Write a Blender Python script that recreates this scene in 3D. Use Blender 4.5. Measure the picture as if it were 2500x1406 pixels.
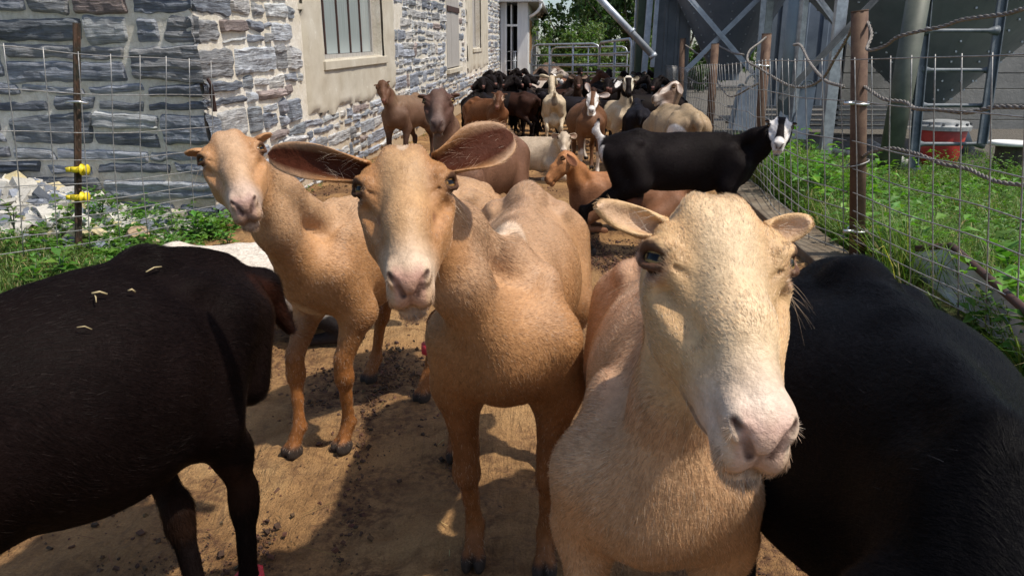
import bpy, math, random, mathutils
import numpy as np
from math import radians, sin, cos, pi
V = mathutils.Vector
for o in list(bpy.data.objects): bpy.data.objects.remove(o)
SC = bpy.context.scene
COL = SC.collection

# ------------------------------------------------------------------ camera
CAM_H = 1.08
PITCH = math.atan((703-170)/1850)
cam_d = bpy.data.cameras.new('camera'); cam = bpy.data.objects.new('camera', cam_d); COL.objects.link(cam)
cam_d.sensor_width = 36; cam_d.lens = 36*1850/2500
cam_d.clip_start = 0.05; cam_d.clip_end = 500
cam.location = (0, 0, CAM_H); cam.rotation_euler = (pi/2 - PITCH, 0, 0)
SC.camera = cam
CP, SP = cos(PITCH), sin(PITCH)
def ray(u, v):
    x = (u-1250)/1850; y = (703-v)/1850
    return np.array([x, CP + y*SP, -SP + y*CP])
def W(u, v, d):                 # point at depth d along the camera axis
    return np.array([0, 0, CAM_H]) + d*ray(u, v)
def G(u, v, z=0.0):             # point on the ground
    r = ray(u, v); return np.array([0, 0, CAM_H]) + r*((z-CAM_H)/r[2])
def AtY(u, v, Y):
    r = ray(u, v); return np.array([0, 0, CAM_H]) + r*(Y/r[1])

# ------------------------------------------------------------------ light
SUN_EL, SUN_AZ = radians(60), radians(-22)      # azimuth from +X towards +Y
sd = np.array([cos(SUN_EL)*cos(SUN_AZ), cos(SUN_EL)*sin(SUN_AZ), sin(SUN_EL)])
ld = bpy.data.lights.new('sun', 'SUN'); ld.energy = 4.1; ld.angle = radians(1.4); ld.color = (1.0, 0.93, 0.82)
sun = bpy.data.objects.new('sun', ld); COL.objects.link(sun)
sun.rotation_euler = V(sd).to_track_quat('Z', 'Y').to_euler()
wd = bpy.data.worlds.new('World'); SC.world = wd; wd.use_nodes = True
nt = wd.node_tree; sky = nt.nodes.new('ShaderNodeTexSky'); sky.sky_type = 'NISHITA'; sky.sun_disc = False
sky.sun_elevation = SUN_EL; sky.sun_rotation = pi/2 - SUN_AZ
sky.air_density = 1.0; sky.dust_density = 2.0
nt.links.new(sky.outputs[0], nt.nodes['Background'].inputs[0]); nt.nodes['Background'].inputs[1].default_value = 0.15
SC.view_settings.view_transform = 'Standard'; SC.view_settings.look = 'None'
SC.view_settings.exposure = 0.08; SC.view_settings.gamma = 1.0
SC.render.engine = 'CYCLES'
SC.cycles.max_bounces = 5; SC.cycles.diffuse_bounces = 3; SC.cycles.glossy_bounces = 2; SC.cycles.transmission_bounces = 4
SC.cycles.transparent_max_bounces = 6
SC.cycles.use_denoising = True
try: SC.cycles_curves.shape = 'RIBBONS'
except Exception: pass
SC.render.hair_type = 'STRAND'

# ------------------------------------------------------------------ helpers
rng = np.random.default_rng(7)
random.seed(7)
def tag(o, label=None, cat=None, group=None, kind=None):
    if label: o['label'] = label
    if cat: o['category'] = cat
    if group: o['group'] = group
    if kind: o['kind'] = kind
    return o
def empty(name, loc=(0,0,0), rot=(0,0,0)):
    o = bpy.data.objects.new(name, None); COL.objects.link(o); o.location = loc; o.rotation_euler = rot
    o.empty_display_size = .1
    return o
def link(name, me, mat=None, parent=None, smooth=False, loc=None):
    o = bpy.data.objects.new(name, me); COL.objects.link(o)
    if mat is not None:
        for m in (mat if isinstance(mat, (list, tuple)) else [mat]): me.materials.append(m)
    if parent is not None: o.parent = parent
    me.polygons.foreach_set('use_smooth', np.full(len(me.polygons), bool(smooth)))
    if loc is not None: o.location = loc
    return o
def np_mesh(name, verts, quads=None, tris=None, attrs=None):
    me = bpy.data.meshes.new(name)
    verts = np.asarray(verts, np.float32)
    me.vertices.add(len(verts)); me.vertices.foreach_set('co', verts.ravel())
    fl = []; st = []; n = 0
    if quads is not None and len(quads): 
        quads = np.asarray(quads, np.int32); fl.append(quads.ravel()); st.append(np.arange(len(quads))*4); n = len(quads)*4
    if tris is not None and len(tris):
        tris = np.asarray(tris, np.int32); fl.append(tris.ravel()); st.append(n + np.arange(len(tris))*3)
    fl = np.concatenate(fl).astype(np.int32); st = np.concatenate(st).astype(np.int32)
    me.loops.add(len(fl)); me.loops.foreach_set('vertex_index', fl)
    me.polygons.add(len(st)); me.polygons.foreach_set('loop_start', st)
    me.update(calc_edges=True)
    for k, a in (attrs or {}).items():
        a = np.asarray(a, np.float32)
        if a.ndim == 2:
            if a.shape[1] == 3: a = np.c_[a, np.ones(len(a), np.float32)]
            at = me.attributes.new(k, 'FLOAT_COLOR', 'POINT'); at.data.foreach_set('color', a.astype(np.float32).ravel())
        else:
            at = me.attributes.new(k, 'FLOAT', 'POINT'); at.data.foreach_set('value', a)
    me.validate()
    return me

class MB:
    """collects shapes, builds them as one mesh"""
    def __init__(s): s.v = []; s.f = []; s.m = []; s.c = []; s.n = 0
    def add(s, verts, faces, mi=0, col=None):
        verts = np.asarray(verts, float).reshape(-1, 3)
        s.v.append(verts); s.f += [[i+s.n for i in f] for f in faces]; s.m += [mi]*len(faces)
        s.c.append(np.tile(np.array(col if col is not None else (1,1,1), float), (len(verts), 1))); s.n += len(verts)
    def box(s, lo, hi, mi=0, col=None, M=None):
        x0,y0,z0 = lo; x1,y1,z1 = hi
        v = np.array([(x0,y0,z0),(x1,y0,z0),(x1,y1,z0),(x0,y1,z0),(x0,y0,z1),(x1,y0,z1),(x1,y1,z1),(x0,y1,z1)], float)
        if M is not None: v = v @ np.array(M[0]).T + np.array(M[1])
        s.add(v, [(0,3,2,1),(4,5,6,7),(0,1,5,4),(1,2,6,5),(2,3,7,6),(3,0,4,7)], mi, col)
    def bar(s, a, b, w, h, mi=0, col=None, up=(0,0,1)):   # rectangular bar a->b
        a = np.array(a, float); b = np.array(b, float); d = b-a; L = np.linalg.norm(d); d /= L
        x = np.cross(d, np.array(up, float)); nx = np.linalg.norm(x)
        if nx < 1e-4: x = np.cross(d, (1,0,0)); nx = np.linalg.norm(x)
        x /= nx; z = np.cross(x, d)
        s.box((-w/2, 0, -h/2), (w/2, L, h/2), mi, col, (np.c_[x, d, z], a))
    def tube(s, pts, r, n=8, mi=0, col=None, cap=True):
        pts = np.asarray(pts, float); m = len(pts); rr = np.broadcast_to(np.asarray(r, float), (m,))
        T = np.gradient(pts, axis=0); T /= np.linalg.norm(T, axis=1)[:, None] + 1e-12
        u = np.cross(T[0], (0,0,1)); 
        if np.linalg.norm(u) < .05: u = np.cross(T[0], (1,0,0))
        u /= np.linalg.norm(u); vs = []
        an = np.arange(n)*2*pi/n
        for i in range(m):
            u = u - T[i]*u.dot(T[i]); u /= np.linalg.norm(u); w = np.cross(T[i], u)
            vs.append(pts[i] + rr[i]*(np.cos(an)[:, None]*u + np.sin(an)[:, None]*w))
        f = [(i*n+j, i*n+(j+1)%n, (i+1)*n+(j+1)%n, (i+1)*n+j) for i in range(m-1) for j in range(n)]
        if cap: f += [tuple(range(n-1, -1, -1)), tuple((m-1)*n+j for j in range(n))]
        s.add(np.concatenate(vs), f, mi, col)
    def lathe(s, prof, c=(0,0,0), n=24, mi=0, col=None, M=None):
        vs = []; an = np.arange(n)*2*pi/n
        for r, z in prof: vs.append(np.c_[r*np.cos(an), r*np.sin(an), np.full(n, z)])
        v = np.concatenate(vs)
        if M is not None: v = v @ np.array(M).T
        v = v + np.array(c); m = len(prof)
        f = [(i*n+j, i*n+(j+1)%n, (i+1)*n+(j+1)%n, (i+1)*n+j) for i in range(m-1) for j in range(n)]
        f += [tuple(range(n-1, -1, -1)), tuple((m-1)*n+j for j in range(n))]
        s.add(v, f, mi, col)
    def build(s, name, mat, parent=None, smooth=False, cattr=None, bevel=0, loc=None):
        me = bpy.data.meshes.new(name)
        v = np.concatenate(s.v)
        me.from_pydata(v.tolist(), [], s.f)
        me.polygons.foreach_set('material_index', s.m)
        if cattr:
            at = me.attributes.new(cattr, 'FLOAT_COLOR', 'POINT'); c = np.concatenate(s.c)
            at.data.foreach_set('color', np.c_[c, np.ones(len(c))].astype(np.float32).ravel())
        o = link(name, me, mat, parent, smooth, loc)
        if bevel:
            b = o.modifiers.new('bevel', 'BEVEL'); b.width = bevel; b.segments = 2; b.limit_method = 'ANGLE'
        return o

# value noise in numpy (for geometry)
_N = rng.random((32, 32, 32))
def vnoise(p, sc=1.0):
    p = np.asarray(p, float)*sc + 1000.0; i = np.floor(p).astype(int); f = p-i; f = f*f*(3-2*f)
    out = 0
    for dx in (0,1):
        for dy in (0,1):
            for dz in (0,1):
                w = (f[...,0] if dx else 1-f[...,0])*(f[...,1] if dy else 1-f[...,1])*(f[...,2] if dz else 1-f[...,2])
                out = out + w*_N[(i[...,0]+dx) % 32, (i[...,1]+dy) % 32, (i[...,2]+dz) % 32]
    return out*2-1
def sstep(a, b, x):
    t = np.clip((x-a)/(b-a), 0, 1); return t*t*(3-2*t)

# ------------------------------------------------------------------ materials
class NT:
    def __init__(s, name):
        s.mat = bpy.data.materials.new(name); s.mat.use_nodes = True; s.t = s.mat.node_tree
        s.b = s.t.nodes['Principled BSDF']
    def n(s, typ, **kw):
        x = s.t.nodes.new(typ)
        for k, v in kw.items():
            if k[0] == '_': x.inputs[k[1:]].default_value = v
            else: setattr(x, k, v)
        return x
    def l(s, a, b): s.t.links.new(a, b)
    def noise(s, scale, detail=4, rough=.55, vec=None, dist=0):
        x = s.n('ShaderNodeTexNoise'); x.inputs['Scale'].default_value = scale; x.inputs['Detail'].default_value = detail
        x.inputs['Roughness'].default_value = rough; x.inputs['Distortion'].default_value = dist
        if vec is not None: s.l(vec, x.inputs['Vector'])
        return x.outputs['Fac']
    def coord(s, kind='Object', scale=None, rot=None):
        c = s.n('ShaderNodeTexCoord').outputs[kind]
        if scale is not None or rot is not None:
            m = s.n('ShaderNodeMapping'); s.l(c, m.inputs[0])
            if scale is not None: m.inputs['Scale'].default_value = scale
            if rot is not None: m.inputs['Rotation'].default_value = rot
            c = m.outputs[0]
        return c
    def ramp(s, fac, stops):
        r = s.n('ShaderNodeValToRGB'); s.l(fac, r.inputs[0]); e = r.color_ramp.elements
        while len(e) < len(stops): e.new(.5)
        for i, (p, c) in enumerate(stops):
            e[i].position = p; e[i].color = (*c, 1) if len(c) == 3 else c
        return r.outputs[0]
    def mix(s, fac, a, b, mode='MIX'):
        m = s.n('ShaderNodeMix', data_type='RGBA', blend_type=mode)
        for i, x in ((0, fac), (6, a), (7, b)):
            if isinstance(x, (int, float)): m.inputs[i].default_value = x
            elif isinstance(x, tuple): m.inputs[i].default_value = (*x, 1)
            else: s.l(x, m.inputs[i])
        return m.outputs[2]
    def math(s, op, a, b=0.5):
        m = s.n('ShaderNodeMath', operation=op)
        for i, x in ((0, a), (1, b)):
            if isinstance(x, (int, float)): m.inputs[i].default_value = x
            else: s.l(x, m.inputs[i])
        return m.outputs[0]
    def bump(s, h, strength=.5, dist=.01, normal=None):
        b = s.n('ShaderNodeBump'); b.inputs['Strength'].default_value = strength; b.inputs['Distance'].default_value = dist
        s.l(h, b.inputs['Height'])
        if normal is not None: s.l(normal, b.inputs['Normal'])
        s.l(b.outputs[0], s.b.inputs['Normal']); return b.outputs[0]
    def base(s, c):
        if isinstance(c, tuple): s.b.inputs['Base Color'].default_value = (*c, 1)
        else: s.l(c, s.b.inputs['Base Color'])
    def set(s, **kw):
        for k, v in kw.items():
            i = s.b.inputs[k.replace('_', ' ')]
            if hasattr(v, 'node'): s.l(v, i)
            else: i.default_value = v
def attr_out(m, name):
    a = m.n('ShaderNodeAttribute'); a.attribute_name = name; return a.outputs['Color']
def metal(name, c1, c2, rough=.5, met=.7, sc=8, bump=.2):
    m = NT(name); co = m.coord()
    n = m.noise(sc, 6, .65, co)
    m.base(m.ramp(n, [(.35, c1), (.65, c2)])); m.set(Roughness=rough, Metallic=met)
    m.bump(m.noise(sc*6, 3, .6, co), bump, .002); return m.mat
# ================================================================== SETTING
def gz(x, y):
    """height of the ground"""
    x = np.asarray(x, float); y = np.asarray(y, float)
    z = .022*np.clip(y-12, 0, 14) - 0*x
    z = z + .16*sstep(-2.0, -3.4, x + .35*np.clip(y-4.0, 0, 1.6))*sstep(7, 5, y)
    z = z + (.13*sstep(-2.35, -3.1, x) + .03*sstep(-2.0,-2.5,x))*sstep(4.15, 5.15, y)*sstep(8, 6, y)
    z = z - .05*sstep(2.3, 3.2, x)*sstep(2., 3., y)
    return z

def dungmap(x, y):
    x = np.asarray(x, float); y = np.asarray(y, float); p = lambda k, sx=1., sy=1.: np.stack([x*sx, y*sy, 0*x+k], -1)
    d = .55*vnoise(p(3), 1.6) + .40*vnoise(p(8), 4.7)
    for xr, k in ((-1.05,1), (-.62,2), (-.40,3), (-.12,4), (.16,5), (.52,6), (.9,7)):
        w = xr + .10*vnoise(np.stack([0*x+k, y, 0*x], -1), .8) + .035*(y-2)*k/7; d = d + .62*np.exp(-((x-w)/.028)**2)*sstep(-.35, .35, vnoise(p(k+20, .3), 1.9))
    return d
def ground_material():
    m = NT('ground'); co = m.coord()
    g = attr_out(m, 'mask'); big = m.noise(1.3, 5, .6, co, .4); mid_ = m.noise(6, 6, .65, co, .6); fin = m.noise(40, 5, .7, co); vf = m.noise(170, 3, .7, co)
    dirt = m.ramp(big, [(.30, (.24,.125,.047)), (.52, (.39,.22,.092)), (.72, (.50,.32,.15))])
    d2 = m.ramp(mid_, [(.28, (.50,.44,.38)), (.5, (1,1,1)), (.75, (1.12,1.1,1.05))]); dirt = m.mix(1, dirt, d2, 'MULTIPLY')
    # trampled dung, patchy
    pt = m.math('MULTIPLY', m.ramp(m.noise(2.3, 3, .6, co, 1.2), [(.42, (0,0,0)), (.60, (1,1,1))]), m.ramp(fin, [(.42, (0,0,0)), (.60, (1,1,1))]))
    dirt = m.mix(m.math('MULTIPLY', pt, .85), dirt, (.115,.055,.028))
    st = m.coord(scale=(16, 2.2, 1)); streak = m.noise(2.5, 5, .7, st, .8)
    dirt = m.mix(m.math('MULTIPLY', m.ramp(streak, [(.58, (0,0,0)), (.70, (1,1,1))]), .55), dirt, (.15,.085,.045))
    dirt = m.mix(1, dirt, m.ramp(vf, [(.3, (.75,.74,.72)), (.6, (1.1,1.1,1.1))]), 'MULTIPLY')
    dg = attr_out(m, 'dung'); dirt = m.mix(m.math('MULTIPLY', dg, m.ramp(fin, [(.30, (.25,.25,.25)), (.62, (1,1,1))])), dirt, (.10,.045,.022))
    soil = m.ramp(fin, [(.3, (.045,.032,.018)), (.7, (.12,.095,.045))])
    soil = m.mix(m.ramp(mid_, [(.4, (0,0,0)), (.6, (1,1,1))]), soil, (.07,.10,.025))
    far = m.ramp(fin, [(.3, (.20,.16,.11)), (.7, (.34,.28,.20))])
    gp = attr_out(m, 'pad'); grav = m.ramp(fin, [(.3, (.075,.068,.06)), (.7, (.19,.175,.15))]); base_ = m.mix(gp, m.mix(g, dirt, soil), grav)
    m.base(base_); m.set(Roughness=m.math('SUBTRACT', .95, m.math('MULTIPLY', m.ramp(big, [(.45, (1,1,1)), (.6, (0,0,0))]), .22))); m.b.inputs['Specular IOR Level'].default_value = .25
    h = m.math('ADD', m.math('MULTIPLY', mid_, .5), m.math('ADD', m.math('MULTIPLY', fin, .6), m.math('MULTIPLY', vf, .2)))
    h = m.math('SUBTRACT', h, m.math('MULTIPLY', streak, .5))
    m.bump(h, 1.0, .035); return m.mat
M_GROUND = ground_material()
def lane_l(y): return np.interp(y, [0, 2.6, 4.2, 5.2, 6.0, 40], [-1.75, -1.75, -2.0, -2.05, -2.6, -2.6])
def lane_r(y): return 1.93 + .108*(y-4.15) + .02
xs = np.unique(np.r_[np.arange(-150,-8,12), np.arange(-8,-3.5,.25), np.arange(-3.5,3.5,.035), np.arange(3.5,10,.25), np.arange(10,151,12)])
ys = np.unique(np.r_[np.arange(-30,0,5), np.arange(0,1,.2), np.arange(1,6,.035), np.arange(6,14,.12), np.arange(14,32,.6), np.arange(32,220,12)])
XX, YY = np.meshgrid(xs, ys); P_ = np.stack([XX, YY, 0*XX], -1)
ZZ = gz(XX, YY); near = (np.abs(XX) < 3.4)&(YY > 0)&(YY < 14)
ZZ = ZZ - near*.012*np.clip(dungmap(XX, YY), 0, 1) + near*(.010*vnoise(P_, 3.1) + .005*vnoise(P_, 11) + .003*vnoise(P_, 25))
# hoof prints
hpx = np.c_[rng.uniform(-1.8, 1.8, 800), rng.uniform(1.2, 7, 800)]
for hx, hy in hpx:
    i0, i1 = np.searchsorted(ys, (hy-.08, hy+.08)); j0, j1 = np.searchsorted(xs, (hx-.08, hx+.08))
    d2 = (XX[i0:i1, j0:j1]-hx)**2 + (YY[i0:i1, j0:j1]-hy)**2; ZZ[i0:i1, j0:j1] += -.014*np.exp(-d2/.0009) + .008*np.exp(-((np.sqrt(d2)-.055)/.02)**2)
msk = np.maximum(sstep(.12, -.12, XX - lane_l(YY) + .15*vnoise(P_, 2.2)), sstep(-.05, .1, XX-lane_r(YY) + .05*vnoise(P_, 3)))
msk = msk*(1-sstep(7.6, 8.4, YY)*(XX > 2)*sstep(40, 36, YY)*.85)
nx_, ny_ = len(xs), len(ys); ii = np.arange(nx_*ny_).reshape(ny_, nx_)
q = np.stack([ii[:-1,:-1], ii[:-1,1:], ii[1:,1:], ii[1:,:-1]], -1).reshape(-1, 4)
gme = np_mesh('lane_ground', np.stack([XX, YY, ZZ], -1).reshape(-1, 3), quads=q, attrs={'mask': np.repeat(msk.reshape(-1, 1), 3, 1), 'dung': np.repeat((sstep(.05, .55, dungmap(XX, YY))*.9).reshape(-1, 1), 3, 1), 'pad': np.repeat((sstep(7.6, 8.6, YY)*sstep(-.1, .3, XX-lane_r(YY))).reshape(-1, 1), 3, 1)})
tag(link('ground', gme, M_GROUND, None, True), kind='structure')

# ------------------------------------------------------------------ stone barn
BC = np.array([-2.10, 5.32, 0.]); TILT = .036
Ls = np.array([.0774, .997, 0.]); Ls /= np.linalg.norm(Ls)
Mb = mathutils.Matrix.Translation(V(BC)) @ mathutils.Matrix.Rotation(TILT, 4, 'X') @ mathutils.Matrix(((Ls[0], -Ls[1], 0, 0), (Ls[1], Ls[0], 0, 0), (0, 0, 1, 0), (0, 0, 0, 1)))
Mbi = np.array(Mb.inverted())
def wl(u, v, y=0.0):           # pixel -> (s, z) on the long wall
    o = Mbi[:3,:3] @ np.array([0,0,CAM_H]) + Mbi[:3,3]; d = Mbi[:3,:3] @ ray(u, v); t = (y-o[1])/d[1]; p = o+d*t; return p[0], p[2]
barn = empty('stone_barn'); barn.matrix_world = Mb
tag(barn, 'grey stone barn with pale mortar and a plastered window beside the lane', 'barn')

def mortar_mat():
    m = NT('mortar'); co = m.coord(); n = m.noise(3, 6, .65, co); n2 = m.noise(30, 5, .7, co); n3 = m.noise(120, 3, .6, co)
    c = m.ramp(n, [(.3, (.60,.54,.42)), (.6, (.76,.72,.64))]); c = m.mix(1, c, m.ramp(n2, [(.3, (.8,.78,.75)), (.65, (1.1,1.1,1.1))]), 'MULTIPLY')
    gm = m.n('ShaderNodeSeparateXYZ'); m.l(co, gm.inputs[0])
    low = m.ramp(m.math('ADD', gm.outputs['Z'], m.math('MULTIPLY', n, .5)), [(.15, (1,1,1)), (.75, (0,0,0))])
    c = m.mix(m.math('MULTIPLY', low, .75), c, (.40,.26,.12))
    m.base(c); m.set(Roughness=.95); m.bump(m.math('ADD', n2, m.math('MULTIPLY', n3, .5)), .7, .012); return m.mat
def stone_mat():
    m = NT('slate_stone'); co = m.coord(); c = attr_out(m, 'stone')
    st = m.coord(scale=(2.2, 2.2, 26)); s1 = m.noise(2.2, 6, .7, st, .5); n2 = m.noise(9, 6, .7, co); n3 = m.noise(60, 4, .7, co)
    c = m.mix(1, c, m.ramp(s1, [(.28, (.36,.36,.39)), (.5, (1,1,1)), (.72, (1.4,1.37,1.33))]), 'MULTIPLY')
    c = m.mix(1, c, m.ramp(n2, [(.3, (.72,.72,.74)), (.7, (1.25,1.25,1.22))]), 'MULTIPLY')
    c = m.mix(m.math('MULTIPLY', m.ramp(n2, [(.62, (0,0,0)), (.75, (1,1,1))]), .35), c, (.42,.36,.26))
    m.base(c); m.set(Roughness=.72); m.b.inputs['Specular IOR Level'].default_value = .35
    m.bump(m.math('ADD', m.math('MULTIPLY', s1, 1.6), m.math('MULTIPLY', n3, .35)), 1.0, .022); return m.mat
M_MORT, M_STONE = mortar_mat(), stone_mat()
PAL = [(.13,.145,.175), (.17,.19,.225), (.23,.25,.29), (.15,.165,.185), (.30,.32,.35), (.22,.225,.235), (.21,.17,.16), (.18,.19,.22), (.33,.345,.355), (.20,.22,.26), (.26,.28,.32)]
PAL = [tuple(1.16*x for x in c) for c in PAL]
srng = np.random.default_rng(11)
courses = []; z = -.1
while z < 4.6: h = srng.uniform(.085, .25); courses.append((z, h)); z += h
cornercol = [PAL[srng.integers(0, 6)] for _ in courses]
class Stones:
    def __init__(s): s.v = []; s.q = []; s.c = []; s.n = 0
    def stone(s, mp, a0, a1, t0, t1, cell, col, rg, flat0=False):
        na = max(5, int((a1-a0)/cell)+3); nt_ = max(5, int((t1-t0)/(cell*.8))+3)
        A, T = np.meshgrid(np.linspace(0, 1, na), np.linspace(0, 1, nt_), indexing='ij')
        ju, jv = rg.normal(0, .012, 4), rg.normal(0, .014, 4)
        a = a0 + (a1-a0)*A + (1-A)*(1-T)*ju[0] + A*(1-T)*ju[1] + (1-A)*T*ju[2] + A*T*ju[3]
        t = t0 + (t1-t0)*T + (1-A)*(1-T)*jv[0] + A*(1-T)*jv[1] + (1-A)*T*jv[2] + A*T*jv[3]
        w, h = a1-a0, t1-t0
        pn = np.stack([a, t, np.full_like(a, a0*3.1)], -1)
        # round the outline
        ea = np.minimum(A, 1-A)*w; et = np.minimum(T, 1-T)*h
        if flat0: ea = (1-A)*w
        rr = min(.045, h*.3)
        edge = np.clip(np.minimum(ea, et)/.018, 0, 1); corner = np.clip(1-np.hypot(np.clip(rr-ea,0,rr), np.clip(rr-et,0,rr))/rr, 0, 1)
        d = np.sqrt(edge)*(.4+.6*np.clip(corner*3, 0, 1))
        prot = rg.uniform(.012, .034)
        strata = np.round(vnoise(np.stack([a*.8+t*rg.normal(0,.3), t*13, 0*a+a0], -1), 3.0)*2.5)/2.5
        D = -.012 + d*(prot + .012 + .010*strata + .009*vnoise(pn, 9)) + .004*vnoise(pn, 24)*d + rg.normal(0, .006)*(A-.5)*d
        a = a + .010*vnoise(pn+5, 14)*(1 if not flat0 else A); t = t + .010*vnoise(pn+9, 14)
        P = mp(a, t, D).reshape(-1, 3); k = len(P); s.v.append(P)
        idx = np.arange(k).reshape(na, nt_) + s.n
        s.q.append(np.stack([idx[:-1,:-1], idx[1:,:-1], idx[1:,1:], idx[:-1,1:]], -1).reshape(-1, 4)); s.n += k
        cc = np.array(col)[None, :]*(1 + .16*strata.reshape(-1, 1) + .12*vnoise(pn, 7).reshape(-1, 1)); s.c.append(cc)
    def face(s, mp, width, top, holes, first_flat, cellfn, seed, big=1.0, gapk=1.0, pale=1.0):
        rg = np.random.default_rng(seed)
        for ci, (z, h) in enumerate(courses):
            if z > top: break
            a = 0.0; first = True
            while a < width:
                w = rg.uniform(.12, .42) if rg.random() < .72 else rg.uniform(.42, .75)
                w *= (.8 + h*1.6)*big
                gap = rg.uniform(.016, .050)*gapk
                a1 = min(a+w, width); z0, z1 = z + rg.uniform(.006,.020)*gapk, z + h - rg.uniform(.006, .022)*gapk
                zz = [(z0, z1)]
                if not first and h > .16 and rg.random() < .35: zm = z + h*rg.uniform(.35, .65); zz = [(z0, zm-.008), (zm+.008, z1)]
                for (b0, b1) in zz:
                    cm, zm = (a+a1)/2, (b0+b1)/2
                    bad = any(hx0-.0 < a1-.03 and hx1 > a+.03 and hz0 < b1-.02 and hz1 > b0+.02 for hx0, hx1, hz0, hz1 in holes)
                    if not bad and a1-a > .05:
                        col = cornercol[ci] if first else (PAL[rg.integers(0, len(PAL))])
                        col = (np.array(col)*(1.0 if first else pale) + (0 if first else pale-1)*.10)*(1 if first else rg.uniform(.85, 1.2))
                        if pale > 1 and not first and rg.random() < .26: col = col*.45 + np.array((.62,.60,.56))*.55
                        s.stone(mp, a if not (first and first_flat) else -.026, a1-gap, b0, b1, cellfn(a), col, rg, first and first_flat)
                a = a1; first = False
# openings on the long wall, from their places beside the lane
W1a, W1z = wl(787, 147); W1b = wl(933, 140)[0]; PL0 = wl(740, 150)[0]; PL1 = wl(962, 140)[0]; PLz = wl(815, 268)[1]
SHa, SHb, SHz = wl(1092, 165)[0], wl(1121, 165)[0], wl(1110, 166)[1]
W2a, W2b, W2z = wl(1152, 117)[0], wl(1172, 117)[0], wl(1160, 118)[1]; PM0, PM1, PMz = wl(1139, 150)[0], wl(1190, 150)[0], wl(1165, 171)[1]
WEND = wl(1222, 150)[0]
ST = Stones(); TOP = 3.6
holes = [(PL0, PL1, PLz, 9), (SHa-.05, SHb+.05, SHz, 9), (PM0, PM1, PMz, 9)]
ST.face(lambda a, t, d: np.stack([a, -d, t], -1), WEND, TOP, holes, True, lambda a: .022 if a < 3 else (.035 if a < 7 else .06), 21, 1.05, .85, 1.16)
ST.face(lambda a, t, d: np.stack([-d, a, t], -1), 5.8, 2.9, [], True, lambda a: .018 if a < 1.9 else .04, 33, 1.2, .8)
V_ = np.concatenate(ST.v); Q_ = np.concatenate(ST.q); C_ = np.concatenate(ST.c)
sm = np_mesh('stonework', V_, quads=Q_, attrs={'stone': C_}); so = link('stonework', sm, M_STONE, barn, True)
so.data.polygons.foreach_set('use_smooth', np.zeros(len(Q_), bool))
# mortar faces, with openings left out
m = MB()
def wallrect(x0, x1, z0, z1, d=.35): m.box((x0, 0, z0), (x1, d, z1))
segs = [0, W1a, W1b, SHa, SHb, W2a, W2b, WEND]
wallrect(0, W1a, -.3, TOP); wallrect(W1a, W1b, -.3, W1z); wallrect(W1b, SHa, -.3, TOP); wallrect(SHa, SHb, -.3, SHz); wallrect(SHb, W2a, -.3, TOP)
wallrect(W2a, W2b, -.3, W2z); wallrect(W2b, WEND, -.3, TOP); m.box((0, .35, -.3), (.35, 6, TOP-.002))
m.box((.35, 4, -.3), (WEND, 4.2, TOP))
m.build('wall', M_MORT, barn)
def plaster_mat():
    m = NT('plaster'); co = m.coord(); n = m.noise(2.5, 5, .6, co); n2 = m.noise(26, 6, .75, co); n3 = m.noise(90, 3, .6, co); cr = m.noise(4, 8, .75, co, 1.5)
    c = m.ramp(n, [(.3, (.42,.37,.28)), (.7, (.58,.54,.45))]); c = m.mix(m.ramp(cr, [(.60, (0,0,0)), (.66, (.6,.6,.6))]), c, (.70,.68,.60)); c = m.mix(m.ramp(cr, [(.30, (.55,.55,.55)), (.37, (0,0,0))]), c, (.30,.24,.16)); c = m.mix(m.ramp(n2, [(.66, (0,0,0)), (.72, (1,1,1))]), c, (.13,.10,.07))
    m.base(c); m.set(Roughness=.9); m.bump(m.math('ADD', n3, m.math('MULTIPLY', n2, .8)), .35, .008); return m.mat
M_PLAS = plaster_mat()
def plaster(name, x0, x1, z0, hx0, hx1, hz, d0=.030, ragged=.14, cell=.05, parent=barn):
    """plate with a ragged outline and an opening open to the top"""
    xs_ = np.arange(x0-ragged, x1+ragged, cell); zs_ = np.arange(z0-ragged, TOP, cell)
    A, T = np.meshgrid(xs_, zs_, indexing='ij'); pn = np.stack([A, T, 0*A], -1); nn_ = vnoise(pn, 3.2)*.6 + vnoise(pn, 9)*.4
    inside = np.minimum(np.minimum(A-x0-.3*cell, x1-A), T-z0) + ragged*nn_*.7
    D = -.01 + np.clip(inside/.03, 0, 1)*(d0+.01) + .004*vnoise(pn, 12)
    keep = (inside > -.03) & ~((A > hx0-.001) & (A < hx1+.001) & (T > hz))
    A2 = A + 0; 
    idx = np.arange(A.size).reshape(A.shape); kq = keep[:-1,:-1] & keep[1:,:-1] & keep[1:,1:] & keep[:-1,1:]
    # leave out faces over the opening
    cx, cz = (A[:-1,:-1]+A[1:,1:])/2, (T[:-1,:-1]+T[1:,1:])/2; kq &= ~((cx > hx0) & (cx < hx1) & (cz > hz))
    q = np.stack([idx[:-1,:-1], idx[1:,:-1], idx[1:,1:], idx[:-1,1:]], -1)[kq]
    P = np.stack([A, -D, T], -1).reshape(-1, 3)
    return link(name, np_mesh(name, P, quads=q), M_PLAS, parent, True)
plaster('plaster_surround', PL0, PL1, PLz, W1a, W1b, W1z)
plaster('plaster_surround', PM0, PM1, PMz, W2a, W2b, W2z, cell=.08)
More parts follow.
